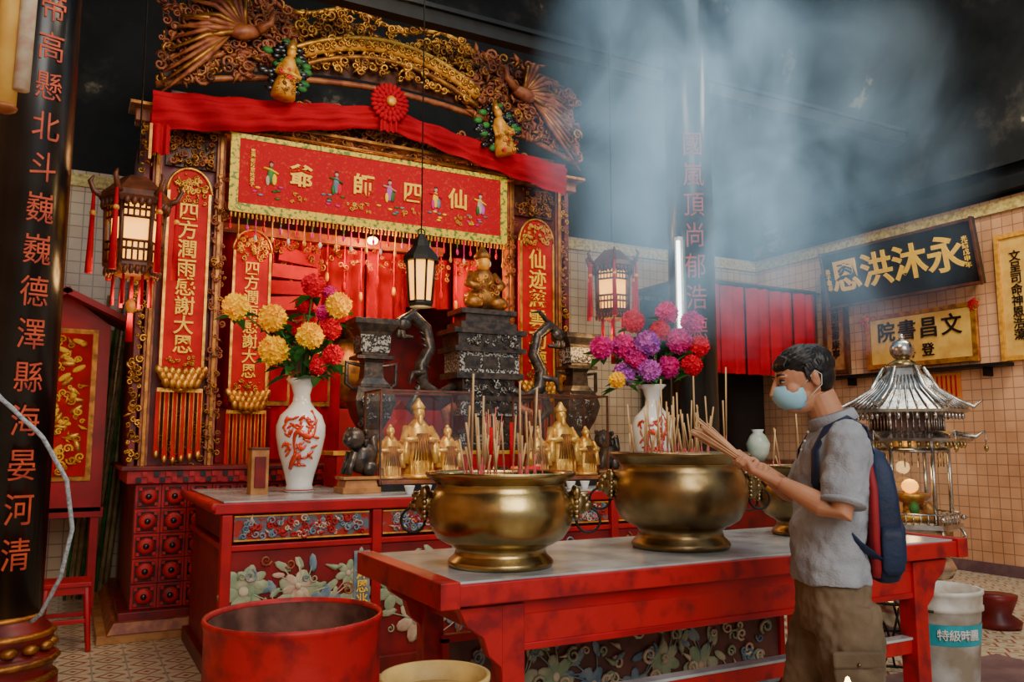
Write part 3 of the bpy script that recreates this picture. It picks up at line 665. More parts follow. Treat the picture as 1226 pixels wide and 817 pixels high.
def bronze_ware():
    b = MB(); b.box((3.0, 6.22, 1.18), (2.5, .36, .248), RED); b.box((3.0, 6.22, 1.31), (2.56, .38, .03), GOLDP); b.build("raised_altar_shelf")
    z = 1.325
    p = root("bronze_incense_burner", (3.02, 6.22, z)); m = MB(); x, y = 3.02, 6.22
    for (w, z0, z1, mt) in ((.36, 0, .05, BRONZE), (.31, .05, .14, PEARL), (.34, .14, .17, BRONZE), (.25, .17, .28, BRONZE), (.30, .28, .40, PEARL), (.34, .40, .44, BRONZE), (.28, .44, .58, BRONZE), (.36, .58, .63, BRONZE), (.32, .63, .80, PEARL), (.38, .80, .84, BRONZE), (.34, .84, .95, BRONZE), (.39, .95, .99, BRONZE), (.30, .99, 1.05, BRONZE), (.24, 1.05, 1.12, BRONZE), (.30, 1.12, 1.16, BRONZE)):
        m.box((x, y, z+(z0+z1)/2), (w*1.7, w*.98, z1-z0), mt)
        if mt is PEARL:
            for q in (-1, 0, 1): m.box((x+q*w*.5, y-w*.49-.004, z+(z0+z1)/2), (w*.42, .012, (z1-z0)*.6), BRONZE)
    filigree(m, ALL, (x-.22, x+.22, z+.45, z+.57), 30, .03, .05, y-.15, [BRONZE, PEARL])
    filigree(m, ALL, (x-.24, x+.24, z+.85, z+.94), 30, .03, .04, y-.18, [BRONZE, PEARL])
    for e in (-1, 1):
        m.tube([(x+e*.26, y, z+.52), (x+e*.40, y-.03, z+.44), (x+e*.54, y-.03, z+.52), (x+e*.56, y-.03, z+.68), (x+e*.48, y-.03, z+.82), (x+e*.52, y-.03, z+.98), (x+e*.64, y-.03, z+1.08), (x+e*.74, y-.03, z+1.02), (x+e*.72, y-.03, z+.90), (x+e*.63, y-.03, z+.90)], [.04, .05, .055, .055, .05, .05, .055, .05, .035, .015], BRONZE, 10)
        m.ell((x+e*.72, y-.05, z+1.0), (.07, .05, .055), BRONZE); m.ell((x+e*.76, y-.05, z+.92), (.03, .03, .045), BRONZE)
        m.tube([(x+e*.64, y-.03, z+1.1), (x+e*.54, y-.03, z+1.2), (x+e*.46, y-.03, z+1.18)], [.025, .018, .005], BRONZE, 8)
        m.tube([(x+e*.5, y, z+.20), (x+e*.64, y-.03, z+.34), (x+e*.55, y-.03, z+.55)], [.02, .045, .03], BRONZE, 8)
        for k in range(12): m.ell((x+e*(.585-.07*math.sin(k*.28)), y-.04, z+.48+.05*k), (.045, .022, .014), BRONZE, 6, 5, rot=R(-e*30, 'Y'))
        m.tube([(x+e*.3, y-.1, z+.35), (x+e*.4, y-.15, z+.3), (x+e*.38, y-.15, z+.2)], [.04, .04, .02], CARVE, 8)
        m.tube([(x+e*.55, y-.06, z+.62), (x+e*.66, y-.10, z+.60), (x+e*.68, y-.10, z+.52)], [.03, .025, .01], BRONZE, 8)
    m.build("burner_body", p, bevel=.004)
    f = MB(); zz = z+1.16
    f.ell((x, y, zz+.10), (.17, .12, .11), GOLDDK); f.ell((x, y, zz+.25), (.11, .09, .13), GOLDDK); f.ell((x, y-.02, zz+.41), (.06, .06, .07), GOLDP)
    f.lathe((x, y, zz+.45), [(.07, 0), (.075, .03), (.05, .06), (.015, .11)], GOLDDK, 10)
    for e in (-1, 1): f.tube([(x+e*.1, y, zz+.32), (x+e*.16, y-.06, zz+.22), (x+e*.08, y-.12, zz+.18)], .035, GOLDDK); f.ell((x+e*.11, y-.08, zz+.06), (.09, .07, .06), GOLDDK)
    filigree(f, ALL, (x-.1, x+.1, zz+.1, zz+.3), 20, .03, .04, y-.11, [GOLDP, CARVE])
    f.build("seated_gilt_deity", p)
    for x, nm in ((2.06, "bronze_altar_vase"), (3.96, "bronze_altar_vase")):
        m = MB(); pr = [(.16, 0), (.17, .05), (.12, .09), (.10, .16), (.16, .26), (.20, .38), (.17, .48), (.10, .56), (.09, .68), (.13, .74), (.12, .82), (.16, .92), (.22, .98), (.22, 1.02), (.12, 1.02)]
        m.lathe((x, 6.22, z), pr, BRONZE, 4, smooth=False, ph=.5, sx=1.15, sy=.9); m.lathe((x, 6.22, z), [(.145, .76), (.15, .90)], PEARL, 4, smooth=False, ph=.5, sx=1.15, sy=.9)
        for zz in (.07, .5, .72, .98): m.box((x, 6.22, z+zz), (.30 if zz > .5 else .24, .22, .025), BRONZE)
        filigree(m, ALL, (x-.12, x+.12, z+.2, z+.45), 24, .03, .05, 6.22-.12, [BRONZE, PEARL, BRONZE])
        for e in (-1, 1): m.tube([(x+e*.08, 6.22, z+.66), (x+e*.2, 6.22, z+.68), (x+e*.2, 6.22, z+.52), (x+e*.12, 6.22, z+.46)], [.015, .02, .02, .012], BRONZE, 6)
        m.build(nm, bevel=.003)
bronze_ware()

def small_altar():
    for x, y in ((1.72, 5.44), (3.90, 5.70)):
        p = root("bronze_guardian_lion", (x, y, 1.056)); m = MB(); z = 1.056
        m.box((x, y, z+.02), (.26, .22, .04), WOOD); m.box((x, y, z+.06), (.23, .19, .05), WOOD, top=.9); m.box((x, y, z+.10), (.25, .2, .02), WOOD)
        m.build("wooden_stand", p, bevel=.004); m = MB(); z = 1.166
        m.ell((x+.03, y, z+.12), (.09, .07, .11), BRONZE, rot=R(25, 'Y')); m.ell((x-.04, y-.03, z+.25), (.075, .07, .075), BRONZE); m.ell((x-.09, y-.06, z+.235), (.035, .04, .035), BRONZE)
        for e in (-1, 1): m.tube([(x-.04, y+e*.05, z+.16), (x-.07, y+e*.055, z+.06), (x-.08, y+e*.055, z+.01)], [.03, .022, .028], BRONZE); m.ell((x+.07, y+e*.055, z+.05), (.05, .03, .05), BRONZE); m.ell((x-.05, y+e*.055, z+.31), (.02, .015, .02), BRONZE, 6, 5)
        for k in range(40):
            a = k*.9; m.ell((x+.0+.055*math.cos(a), y+.065*math.sin(a), z+.21+.1*((k*7) % 10)/10), .016, BRONZE, 6, 5)
        m.tube([(x+.10, y, z+.08), (x+.12, y, z+.17), (x+.10, y, z+.25), (x+.12, y, z+.28)], [.02, .025, .03, .01], BRONZE)
        m.build("lion", p)
    m = MB(); m.box((1.10, 5.60, 1.20), (.11, .13, .29), WOOD); m.box((1.10, 5.60, 1.35), (.12, .14, .015), CARVED); m.box((1.10, 5.53, 1.20), (.07, .01, .2), REDD); m.build("wooden_offering_box", bevel=.003)
    m = MB()
    for x, y in ((1.98, 5.15), (2.10, 5.15), (2.22, 5.15), (3.1, 5.15), (3.22, 5.15), (3.34, 5.15), (3.62, 5.2), (3.74, 5.2)):
        m.lathe((x, y, 1.056), [(.02, 0), (.022, .01), (.035, .05), (.036, .055), (.03, .052)], PORC, 16)
    m.build("porcelain_tea_cups")
    m = MB()
    for x, y, h in ((2.75, 5.5, .36), (2.92, 5.5, .40), (2.66, 5.42, .25)):
        m.lathe((x, y, 1.056), [(.04, 0), (.045, .02), (.015, .05), (.035, .09)], BRASS, 14); m.tube([(x, y, 1.14), (x, y, 1.14+h)], .014, CLOTH, 10)
        m.tube([(x, y, 1.14+h), (x, y, 1.16+h)], .002, IRON, 4)
    m.build("red_altar_candles")
    m = MB()
    for x, y, c in ((2.68, 5.2, IRON), (2.81, 5.2, ORANGE), (2.94, 5.2, REDF)):
        m.lathe((x, y, 1.056), [(.05, 0), (.05, .16), (.046, .165)], c, 20); m.lathe((x, y, 1.056), [(.0515, .03), (.0515, .11)], PLAQUE, 20)
    m.build("offering_tins")
    m = MB(); m.lathe((2.9, 5.78, 1.056), [(.05, 0), (.07, .06), (.08, .14), (.075, .15)], BRASS, 20)
    for k in range(16): a = random.uniform(0, 6.28); m.tube([(2.9+.03*math.cos(a), 5.78+.03*math.sin(a), 1.16), (2.9+.09*math.cos(a), 5.78+.06*math.sin(a), 1.56+random.uniform(-.05, .1))], .004, [STICK, STICKP][k % 2], 4)
    m.build("joss_stick_holder")
small_altar()

# ------------------------------------------------------------ lanterns
def palace_lantern(x, y, zt, zb, r, ztop):
    p = root("palace_lantern", (x, y, zb)); m = MB(); h = zt-zb
    m.tube([(x, y, zt+.1), (x, y, ztop)], .006, IRON, 5)
    m.lathe((x, y, zb), [(r*.5, h*.0), (r*.62, h*.03), (r*.80, h*.08), (r*.78, h*.12), (r*.6, h*.13)], CARVED, 6, smooth=False)
    m.lathe((x, y, zb), [(r*.9, h*.70), (r*1.0, h*.76), (r*.95, h*.82), (r*.7, h*.9), (r*.4, h*1.0), (.02, h*1.02)], CARVED, 6, smooth=False)
    for k in range(6):
        a = math.pi*2*k/6; c, s = math.cos(a), math.sin(a); b = math.pi*2*(k+1)/6; c2, s2 = math.cos(b), math.sin(b)
        m.tube([(x+c*r*.74, y+s*r*.74, zb+h*.08), (x+c*r*.80, y+s*r*.80, zb+h*.74)], .014, CARVED, 6)
        m.tube([(x+c*r*.8, y+s*r*.8, zb+h*.76), (x+c*r*1.12, y+s*r*1.12, zb+h*.82), (x+c*r*1.24, y+s*r*1.24, zb+h*.92), (x+c*r*1.14, y+s*r*1.14, zb+h*.98)], [.02, .018, .014, .006], CARVED, 6)
        for f in (.12, .24, .32, .56, .64, .73, .82): m.tube([(x+c*r*.77, y+s*r*.77, zb+h*f), (x+c2*r*.77, y+s2*r*.77, zb+h*f)], .009, CARVED, 4)
        for u in (.2, .4, .6, .8):
            q = Vector((x+(c+(c2-c)*u)*r*.77, y+(s+(s2-s)*u)*r*.77, 0)); m.tube([(q.x, q.y, zb+h*.12), (q.x, q.y, zb+h*.32)], .006, CARVED, 4); m.tube([(q.x, q.y, zb+h*.56), (q.x, q.y, zb+h*.74)], .006, CARVED, 4)
            m.ell((x+(c+(c2-c)*u)*r*.95, y+(s+(s2-s)*u)*r*.95, zb+h*.70), (.02, .02, .03), CARVED, 6, 5)
            m.ell((x+(c+(c2-c)*u)*r*.78, y+(s+(s2-s)*u)*r*.78, zb+h*.03), (.016, .016, .03), CARVED, 6, 5)
        m.tube([(x+c*r*1.12, y+s*r*1.12, zb+h*.8), (x+c*r*1.14, y+s*r*1.14, zb+h*.0)], [.010, .022], CLOTH, 6); m.ell((x+c*r*1.12, y+s*r*1.12, zb+h*.6), .02, GOLDP, 6, 5)
        m.tube([(x+c*r*.5, y+s*r*.5, zb), (x+c*r*.5, y+s*r*.5, zb-h*.30)], [.008, .012], CLOTH, 6)
    m.tube([(x, y, zb), (x, y, zb-h*.25)], .01, CLOTH, 6); m.ell((x, y, zb-h*.3), (.03, .03, .05), GOLDP, 8, 6); m.tube([(x, y, zb-h*.33), (x, y, zb-h*.65)], [.014, .022], CLOTH, 8)
    m.build("lantern_frame", p)
    g = MB(); g.lathe((x, y, zb), [(r*.60, h*.12), (r*.64, h*.72)], GLOWY, 6, smooth=False); g.build("glowing_panes", p)
    l = bpy.data.lights.new("lantern", 'POINT'); l.energy = 16; l.color = (1, .55, .18); l.shadow_soft_size = .1; o = bpy.data.objects.new("lantern_light", l); o.location = (x, y, zb-.2); COL.objects.link(o); o.parent = p; o.matrix_parent_inverse = parent_m(p).inverted()
palace_lantern(.29, 5.6, 3.05, 2.42, .215, 8.2)
palace_lantern(4.10, 5.85, 3.05, 2.45, .20, 8.2)
def iron_lantern(x, y, zb):
    p = root("hanging_iron_lantern", (x, y, zb)); m = MB()
    m.tube([(x, y, zb+.48), (x, y, 8.2)], .005, IRON, 5)
    m.lathe((x, y, zb), [(.075, 0), (.085, .02), (.075, .04)], IRON, 8, smooth=False); m.lathe((x, y, zb), [(.125, .30), (.12, .33), (.06, .40), (.05, .44), (.015, .49)], IRON, 8, smooth=False)
    for k in range(8):
        a = math.pi*2*k/8; c, s = math.cos(a), math.sin(a); m.tube([(x+c*.08, y+s*.08, zb+.03), (x+c*.10, y+s*.10, zb+.31)], .008, IRON, 5)
    m.ring((x, y, zb+.5), .025, .005, IRON); m.build("lantern_frame", p)
    g = MB(); g.lathe((x, y, zb), [(.07, .04), (.09, .30)], GLOWY, 8, smooth=False); g.build("glowing_panes", p)
    l = bpy.data.lights.new("lantern", 'POINT'); l.energy = 18; l.color = (1, .58, .2); l.shadow_soft_size = .08; o = bpy.data.objects.new("lantern_light", l); o.location = (x, y, zb-.12); COL.objects.link(o); o.parent = p; o.matrix_parent_inverse = parent_m(p).inverted()
iron_lantern(1.98, 5.0, 2.27)

m = MB(); m.tube([(-.26, 8.7, 2.9), (-.24, 8.7, 4.05)], .02, TUBEL, 10); m.box((-.25, 8.75, 3.47), (.06, .07, 1.25), WHITEP); m.build("fluorescent_tube")
m = MB(); m.tube([(4.50, 5.44, 2.35), (4.50, 5.44, 3.1)], .016, TUBEL, 10); m.box((4.54, 5.48, 2.72), (.05, .05, .85), WHITEP); m.build("fluorescent_tube")

# ------------------------------------------------------------ left items
def left_items():
    m = MB()
    x, y = .04, 6.55; m.box((x, y, .44), (.30, .30, .03), RED); m.box((x, y, .40), (.28, .28, .05), RED)
    for a in (-1, 1):
        for b in (-1, 1): m.tube([(x+a*.12, y+b*.12, .42), (x+a*.15, y+b*.15, .0)], [.024, .018], RED, 6)
        m.box((x+a*.135, y, .2), (.02, .27, .03), RED); m.box((x, y+a*.135, .2), (.27, .02, .03), RED)
    m.build("plastic_stool", bevel=.004)
    m = MB()
    for i in range(9):
        bx = .14+.04*i; m.tube([(bx-.1, 8.54, 0), (bx+.08, 8.70, 2.6+.2*math.sin(i*2))], .014+.004*(i % 3), BAMBOO if i % 3 else GREEN, 7)
    m.build("bamboo_poles")
    p = root("small_red_side_shrine", (-.16, 8.0, 0)); m = MB(); x, y = -.08, 7.9
    m.box((x, y+.1, 1.6), (.66, .5, 1.5), REDD); m.box((x, y-.16, 1.6), (.68, .03, 1.55), RED)
    m.box((x, y-.18, 1.7), (.50, .02, 1.25), GOLDDK); m.box((x, y-.2, 1.7), (.42, .02, 1.17), PLAQUE)
    m.box((x, y+.1, .82), (.72, .55, .08), RED)
    for a in (-1, 1):
        for b in (-.12, .3): m.box((x+a*.3, y+b, .4), (.06, .06, .8), RED)
    m.box((x-.22, y-.02, 2.52), (.55, .62, .05), RED, rot=R(-25, 'Y')); m.box((x+.22, y-.02, 2.52), (.55, .62, .05), RED, rot=R(25, 'Y'))
    m.add([(x-.34, y-.15, 2.37), (x+.34, y-.15, 2.37), (x, y-.15, 2.62)], [(0, 1, 2)], RED)
    for k in range(30): m.ell((x+random.uniform(-.14, .14), y-.215, 1.18+k*.037), (.055, .008, .022), GOLD if k % 2 else TXT, 8, 5, rot=R(random.uniform(0, 180), 'Y'))
    filigree(m, ALL, (x-.17, x+.17, 1.15, 2.25), 70, .03, .06, y-.215, [GOLDP, TXT], dy=.004); m.build("shrine_body", p, bevel=.003)
    m = MB()
    pts = [(-.62, 4.7, 2.0), (-.46, 4.7, 1.78), (-.30, 4.75, 1.6), (-.12, 4.8, 1.42), (.0, 4.85, 1.2), (.04, 4.9, .95), (.0, 4.95, .7), (-.08, 5.1, .5), (-.14, 5.26, .42)]
    fine = []
    for i in range(len(pts)-1):
        for k in range(4): a = Vector(pts[i]); b = Vector(pts[i+1]); fine.append(a.lerp(b, k/4)+Vector((0, 0, .004*(k % 2))))
    rp = mat("blue_white_rope", (.45, .50, .55), .8, c2=(.2, .25, .3), ns=60, bump=.5, bs=120)
    m.tube(fine, .011, rp, 8); m.build("hanging_rope")
    m = MB(); m.tube([(-.31, 3.77, 2.74), (-.30, 3.77, 3.6)], .045, SCROLL, 12); m.tube([(-.25, 3.73, 2.80), (-.24, 3.73, 3.6)], .03, PAINTC, 12); m.ell((-.31, 3.77, 2.73), (.052, .052, .02), CARVE); m.tube([(-.30, 3.77, 3.6), (-.30, 3.77, 8.2)], .005, IRON, 4); m.build("hanging_paper_roll")
left_items()

# ------------------------------------------------------------ drum and pails
m = MB(); x, y = .69, 2.83; DR = .97
m.lathe((x, y, 0), [(a*DR, b) for a, b in [(.28, 0), (.29, .01), (.29, .26), (.298, .275), (.29, .29), (.29, .53), (.298, .545), (.29, .56), (.29, .80), (.295, .815), (.299, .825), (.295, .835), (.286, .835), (.283, .82)]], REDOLD, 56, cap=False)
m.lathe((x, y, 0), [(.279*DR, .82), (.279*DR, .02)], mat("sooty_steel", (.08, .03, .02), .7, .2, c2=(.22, .09, .06), ns=10), 56, cap=False); m.lathe((x, y, 0), [(.28*DR, 0), (.28*DR, .3), (.0, .32)], ASH, 40)
m.build("red_oil_drum")
def pail(name, x, y, z, r, h, body, inner, label):
    m = MB(); m.lathe((x, y, z), [(r*.82, 0), (r*.84, .01), (r*.97, h*.78), (r*1.03, h*.79), (r*1.03, h*.83), (r, h*.84), (r*1.02, h*.95), (r*1.05, h*.96), (r*1.05, h), (r*.97, h), (r*.95, h*.8)], body, 40, cap=False)
    m.lathe((x, y, z), [(r*.95, h*.8), (r*.9, h*.86), (.0, h*.88)], inner, 40); m.lathe((x, y, z), [(r*.82, 0), (.001, 0)], body, 30)
    if label: m.lathe((x, y, z), [(r*.92, h*.44), (r*.965, h*.66)], TEAL, 40, cap=False)
    m.ring((x, y, z+h*.8), r*1.06, .006, IRON, rot=R(28, 'Z') @ R(90, 'X') @ R(0, 'Y'), a0=180, a1=360)
    for e in (-1, 1): m.ell((x+e*r*1.04, y-e*.4*r*0, z+h*.8), .018, body, 8, 6)
    return m
GREYP = mat("stained_bucket_white", (.60, .59, .54), .5, c2=(.34, .28, .20), ns=7, bump=.2, bs=20)
YELP = mat("yellow_plastic", (.56, .38, .12), .5, c2=(.30, .20, .08), ns=7)
o = MB(); o.box((4.15, 2.75, .1), (1.15, .55, .2), PURPLE); o.build("stone_plinth", bevel=.01)
pl = root("plastic_paint_bucket", (3.97, 2.82, .2))
pail("b", 3.97, 2.82, .2, .195, .46, GREYP, ASH, True).build("bucket", pl)
for i, ch in enumerate("特級時麗"):
    aa = math.radians(-28-24+i*16-90); text(ch, (3.97+math.cos(aa)*.187, 2.82+math.sin(aa)*.187, .2+.46*.55), .055, WHITEP, pl, rot=(90, 0, math.degrees(aa)+90), ext=.004)
pl = root("yellow_plastic_bucket", (.93, 2.2, .4)); pail("b", .93, 2.2, .40, .145, .36, YELP, YELP, False).build("bucket", pl)
m = MB(); m.box((.93, 2.2, .39), (.30, .30, .02), WOOD)
for a in (-1, 1):
    for b in (-1, 1): m.box((.93+a*.12, 2.2+b*.12, .19), (.04, .04, .38), WOOD)
    m.box((.93+a*.12, 2.2, .15), (.03, .2, .03), WOOD)
m.build("wooden_stand_stool", bevel=.003)

# ------------------------------------------------------------ pagoda lamp
def pagoda():
    x, y = 5.33, 3.96; p = root("silver_pagoda_oil_lamp", (x, y, 0)); m = MB()
    def oct_(pr, mt, seg=6, sm=False): m.lathe((x, y, 0), pr, mt, seg, smooth=sm, ph=.2)
    oct_([(.30, 0), (.30, .06), (.26, .08)], PURPLE, 6)
    m.lathe((x, y, 0), [(.22, .08), (.26, .16), (.27, .25), (.22, .34), (.12, .40), (.12, .44), (.24, .46), (.27, .52), (.24, .58), (.18, .60)], STEEL, 36)
    oct_([(.20, .60), (.30, .62), (.32, .66), (.30, .70), (.26, .71)], STEEL)
    oct_([(.30, .78), (.33, .80), (.33, .83), (.26, .84)], STEEL)
    oct_([(.26, .71), (.26, .78)], BRASS)
    oct_([(.25, 1.34), (.31, 1.36), (.42, 1.40), (.43, 1.42), (.30, 1.45), (.27, 1.47)], STEEL)
    oct_([(.24, 1.47), (.24, 1.60)], CARVED)
    oct_([(.30, 1.58), (.40, 1.60), (.42, 1.62), (.33, 1.68), (.22, 1.76), (.14, 1.86), (.11, 1.92), (.13, 1.94)], STEEL)
    m.lathe((x, y, 0), [(.09, 1.92), (.12, 1.95), (.05, 1.99), (.04, 2.0)], BRASS, 24); m.ell((x, y, 2.06), (.085, .085, .08), STEEL); m.ell((x, y, 2.15), (.02, .02, .03), STEEL)
    for k in range(6):
        a = 2*math.pi*(k+.2)/6; c, s = math.cos(a), math.sin(a)
        def q(r, z): return (x+c*r, y+s*r, z)
        m.tube([q(.13, 1.93), q(.22, 1.77), q(.34, 1.69), q(.44, 1.64), q(.50, 1.69)], [.014, .016, .016, .014, .005], STEEL, 6)
        m.tube([q(.30, 1.46), q(.44, 1.43), q(.50, 1.47)], [.014, .014, .005], STEEL, 6); m.tube([q(.5, 1.46), q(.5, 1.36)], .004, STEEL, 4); m.ell(q(.5, 1.35), (.015, .015, .025), BRASS, 6, 5)
        m.tube([q(.26, .83), q(.26, 1.36)], .014, STEEL, 6); m.tube([q(.24, 1.45), q(.24, 1.6)], .012, STEEL, 6); m.ell(q(.33, .87), .02, STEEL, 6, 5); m.tube([q(.28, .70), q(.34, .74), q(.31, .80)], .012, STEEL, 6)
        a2 = 2*math.pi*(k+1.2)/6; c2, s2 = math.cos(a2), math.sin(a2)
        for u in (.15, .3, .45, .6, .75, .9):
            ux, uy = x+(c+(c2-c)*u)*.31, y+(s+(s2-s)*u)*.31; m.tube([(ux, uy, .83), (ux, uy, .90)], .006, STEEL, 4)
            ux, uy = x+(c+(c2-c)*u)*.38, y+(s+(s2-s)*u)*.38; m.ell((ux, uy, 1.375), (.014, .014, .025), BRASS, 6, 5); m.ell((ux, uy, 1.575), (.014, .014, .025), STEEL, 6, 5)
            ux, uy = x+(c+(c2-c)*u)*.25, y+(s+(s2-s)*u)*.25; m.tube([(ux, uy, 1.47), (ux, uy, 1.59)], .006, STEEL, 4)
            m.tube([(x+(c+(c2-c)*u)*.14, y+(s+(s2-s)*u)*.14, 1.87), (x+(c+(c2-c)*u)*.23, y+(s+(s2-s)*u)*.23, 1.765), (x+(c+(c2-c)*u)*.34, y+(s+(s2-s)*u)*.34, 1.685), (x+(c+(c2-c)*u)*.42, y+(s+(s2-s)*u)*.42, 1.63)], .007, STEEL, 4)
        m.tube([(x+c*.31, y+s*.31, .9), (x+c2*.31, y+s2*.31, .9)], .007, STEEL, 4); m.tube([(x+c*.26, y+s*.26, 1.33), (x+c2*.26, y+s2*.26, 1.33)], .012, STEEL, 5)
        for u in (.33, .66): ux, uy = x+(c+(c2-c)*u)*.26, y+(s+(s2-s)*u)*.26; m.tube([(ux, uy, 1.22), (ux, uy, 1.34)], .005, BRASS, 4)
    m.build("pagoda_frame", p)
    g = MB(); g.lathe((x, y, 0), [(.255, .84), (.255, 1.34)], GLASS, 6, smooth=False, cap=False, ph=.2); g.build("glass_panes", p)
    f = MB(); f.lathe((x, y, .84), [(.16, 0), (.17, .04), (.05, .08), (.05, .12), (.13, .16), (.14, .19)], GOLD, 20); f.ell((x, y, 1.08), (.06, .06, .05), GLOWY, 10, 6)
    for k in range(8): a = k*.785; f.ell((x+.14*math.cos(a), y+.14*math.sin(a), .93), (.035, .035, .05), [GOLD, ORANGE, GREEN][k % 3], 8, 6)
    f.build("oil_cup", p)
    l = bpy.data.lights.new("oil", 'POINT'); l.energy = 2; l.color = (1, .6, .2); l.shadow_soft_size = .05; o = bpy.data.objects.new("oil_flame_light", l); o.location = (x, y, 1.2); COL.objects.link(o); o.parent = p; o.matrix_parent_inverse = parent_m(p).inverted()
    w = MB(); cx, cy = 4.45, 3.45
    for z, r in ((.02, .17), (.24, .14), (.45, .17)): w.ring((cx, cy, z), r, .009, IRON, rot=R(90, 'X'))
    for k in range(8): a = k*math.pi/4; w.tube([(cx+.17*math.cos(a), cy+.17*math.sin(a), .02), (cx+.10*math.cos(a+.4), cy+.10*math.sin(a+.4), .24), (cx+.17*math.cos(a+.8), cy+.17*math.sin(a+.8), .45)], .007, IRON, 5)
    w.lathe((cx, cy, .45), [(.17, 0), (.17, .015)], BRASS, 20); w.build("wire_plant_stand")
    w = MB(); w.lathe((6.3, 4.0, 0), [(.16, 0), (.17, .05), (.1, .1), (.14, .2), (.15, .24)], REDD, 24); w.build("red_drum_stool")
pagoda()

# ------------------------------------------------------------ right wall signs
def signs():
    p = root("black_calligraphy_board", (8.47, 6.27, 3.06), (0, math.radians(-11), 0)); m = MB()
    m.box((0, 0, .36), (.06, 2.02, .72), BLACK)
    for c, d in (((-.035, 0, .02), (.02, 2.0, .03)), ((-.035, 0, .70), (.02, 2.0, .03)), ((-.037, 1.0, .36), (.02, .03, .74)), ((-.037, -1.0, .36), (.02, .03, .74))): m.box(c, d, CARVED)
    for e in (-.8, .8): m.box((.11, e, .05), (.20, .05, .04), IRON); m.tube([(.02, e, .7), (.34, e, .75)], .008, IRON, 5)
    m.build("board", p, local=True, bevel=.004)
    for i, ch in enumerate("恩洪沐永"): text(ch, (-.045, .66-.44*i, .36), .42, TXT, p, rot=(90, 0, -90), name="gold_character_%d" % (i+1), bold=.022, local=True, sx=1.05)
    text("光緒戊申年", (-.045, -.90, .36), .07, TXT, p, rot=(90, 0, -90), vertical=True, local=True)
    text("弟子敬奉", (-.045, .92, .36), .07, TXT, p, rot=(90, 0, -90), vertical=True, local=True)
    p = root("gold_framed_sign", (8.6, 6.18, 2.6)); m = MB(); X = 8.66
    m.box((X, 6.18, 2.59), (.07, 1.36, .64), CARVE)
    for s_ in (-1, 1): m.box((X-.04, 6.18, 2.59+s_*.30), (.03, 1.38, .05), GOLD); m.box((X-.042, 6.18+s_*.68, 2.59), (.03, .05, .66), GOLD)
    m.box((X-.035, 6.18, 2.59), (.02, 1.28, .54), SCROLL)
    for s_ in (-1, 1):
        filigree(m, lambda u, z: True, (6.18+s_*.7-.05, 6.18+s_*.7+.05, 2.82, 2.95), 14, .03, .06, X-.05, [GOLD, REDF], ax='X')
    m.build("sign_panel", p)
    for i, ch in enumerate("院書昌文"): text(ch, (X-.052, 6.18+.42-.28*i, 2.68), .25, BLACK, p, rot=(90, 0, -90), bold=.012)
    for i, ch in enumerate("科登"): text(ch, (X-.052, 6.18+.12-.24*i, 2.43), .16, BLACK, p, rot=(90, 0, -90), bold=.01)
    m = MB(); m.box((8.6, 6.3, 2.2), (.2, 2.3, .035), IRON); m.box((8.64, 5.4, 2.14), (.12, .04, .1), IRON); m.box((8.64, 7.15, 2.14), (.12, .04, .1), IRON); m.build("dark_wall_shelf")
    for (ya, yb, za, zb, body, nm) in ((7.22, 7.55, 2.28, 3.56, "文星高照福壽康寧", "framed_calligraphy"), (4.30, 5.22, 2.26, 3.56, "文呈司命神恩浩蕩", "framed_calligraphy")):
        p = root(nm, (8.6, (ya+yb)/2, (za+zb)/2)); m = MB(); yc = (ya+yb)/2; zc = (za+zb)/2; fr = CARVED if ya > 7 else GOLDP
        m.box((8.68, yc, zc), (.04, yb-ya, zb-za), SCROLL if ya < 7 else WOOD)
        for e in (-1, 1): m.box((8.67, yc, zc+e*(zb-za)/2), (.06, yb-ya+.04, .05), fr); m.box((8.668, yc+e*(yb-ya)/2, zc), (.06, .05, zb-za+.06), fr)
        m.build("frame", p, bevel=.003)
        n = 1 if ya > 7 else 2
        for k in range(n): text(body, (8.655, yc+.28*(k*2-1)*(n > 1), zc), .125, BLACK, p, rot=(90, 0, -90), vertical=True, ls=.95, bold=.005)
    m = MB(); m.box((8.69, 6.0, 1.95), (.02, .5, .42), ORANGE)
    for i in range(8): m.box((8.678, 5.8+i*.055, 1.95), (.006, .02, .36), PLAQUE)
    m.build("wall_poster")
    p = root("curtained_side_altar", (7.6, 8.1, 0)); m = MB()
    for k in range(5): cloth(m, 6.55+.41*k, 6.55+.41*(k+1)-.015, 2.22, 3.32, 7.64+.01*(k % 2), CLOTH, 2, .035, 24)
    m.tube([(6.45, 7.64, 3.33), (8.68, 7.64, 3.33)], .02, IRON, 6); m.build("red_curtain", p)
    m = MB(); m.box((7.6, 8.25, .55), (2.1, .9, 1.1), REDD); m.box((7.6, 8.22, 1.12), (2.14, .98, .05), CARVED); m.box((7.6, 8.7, 2.2), (2.1, .06, 2.1), BLACK)  # dark finishes and black back panel stand in for shade below the curtain
    for x in (6.5, 8.6): m.box((x, 7.7, 1.7), (.08, .08, 3.3), CARVED)
    m.box((7.6, 8.25, 3.36), (2.2, 1.1, .05), CARVED); m.build("altar_cabinet", p, bevel=.005)
    m = MB(); m.lathe((7.75, 7.9, 1.146), [(.08, 0), (.13, .1), (.15, .22), (.10, .32), (.06, .36), (.08, .40)], mat("celadon_porcelain", (.45, .62, .52), .2, c2=(.7, .75, .7)), 24); m.build("celadon_jar")
    m = MB(); m.lathe((6.9, 7.95, 1.146), [(.1, 0), (.15, .1), (.18, .2), (.15, .26)], BRASS, 24)
    for k in range(14): m.tube([(6.9+random.uniform(-.1, .1), 7.95, 1.35), (6.9+random.uniform(-.14, .14), 7.95, 1.75)], .005, STICK, 4)
    m.build("brass_side_censer")
signs()
m = MB(); x, y = 1.22, 1.05
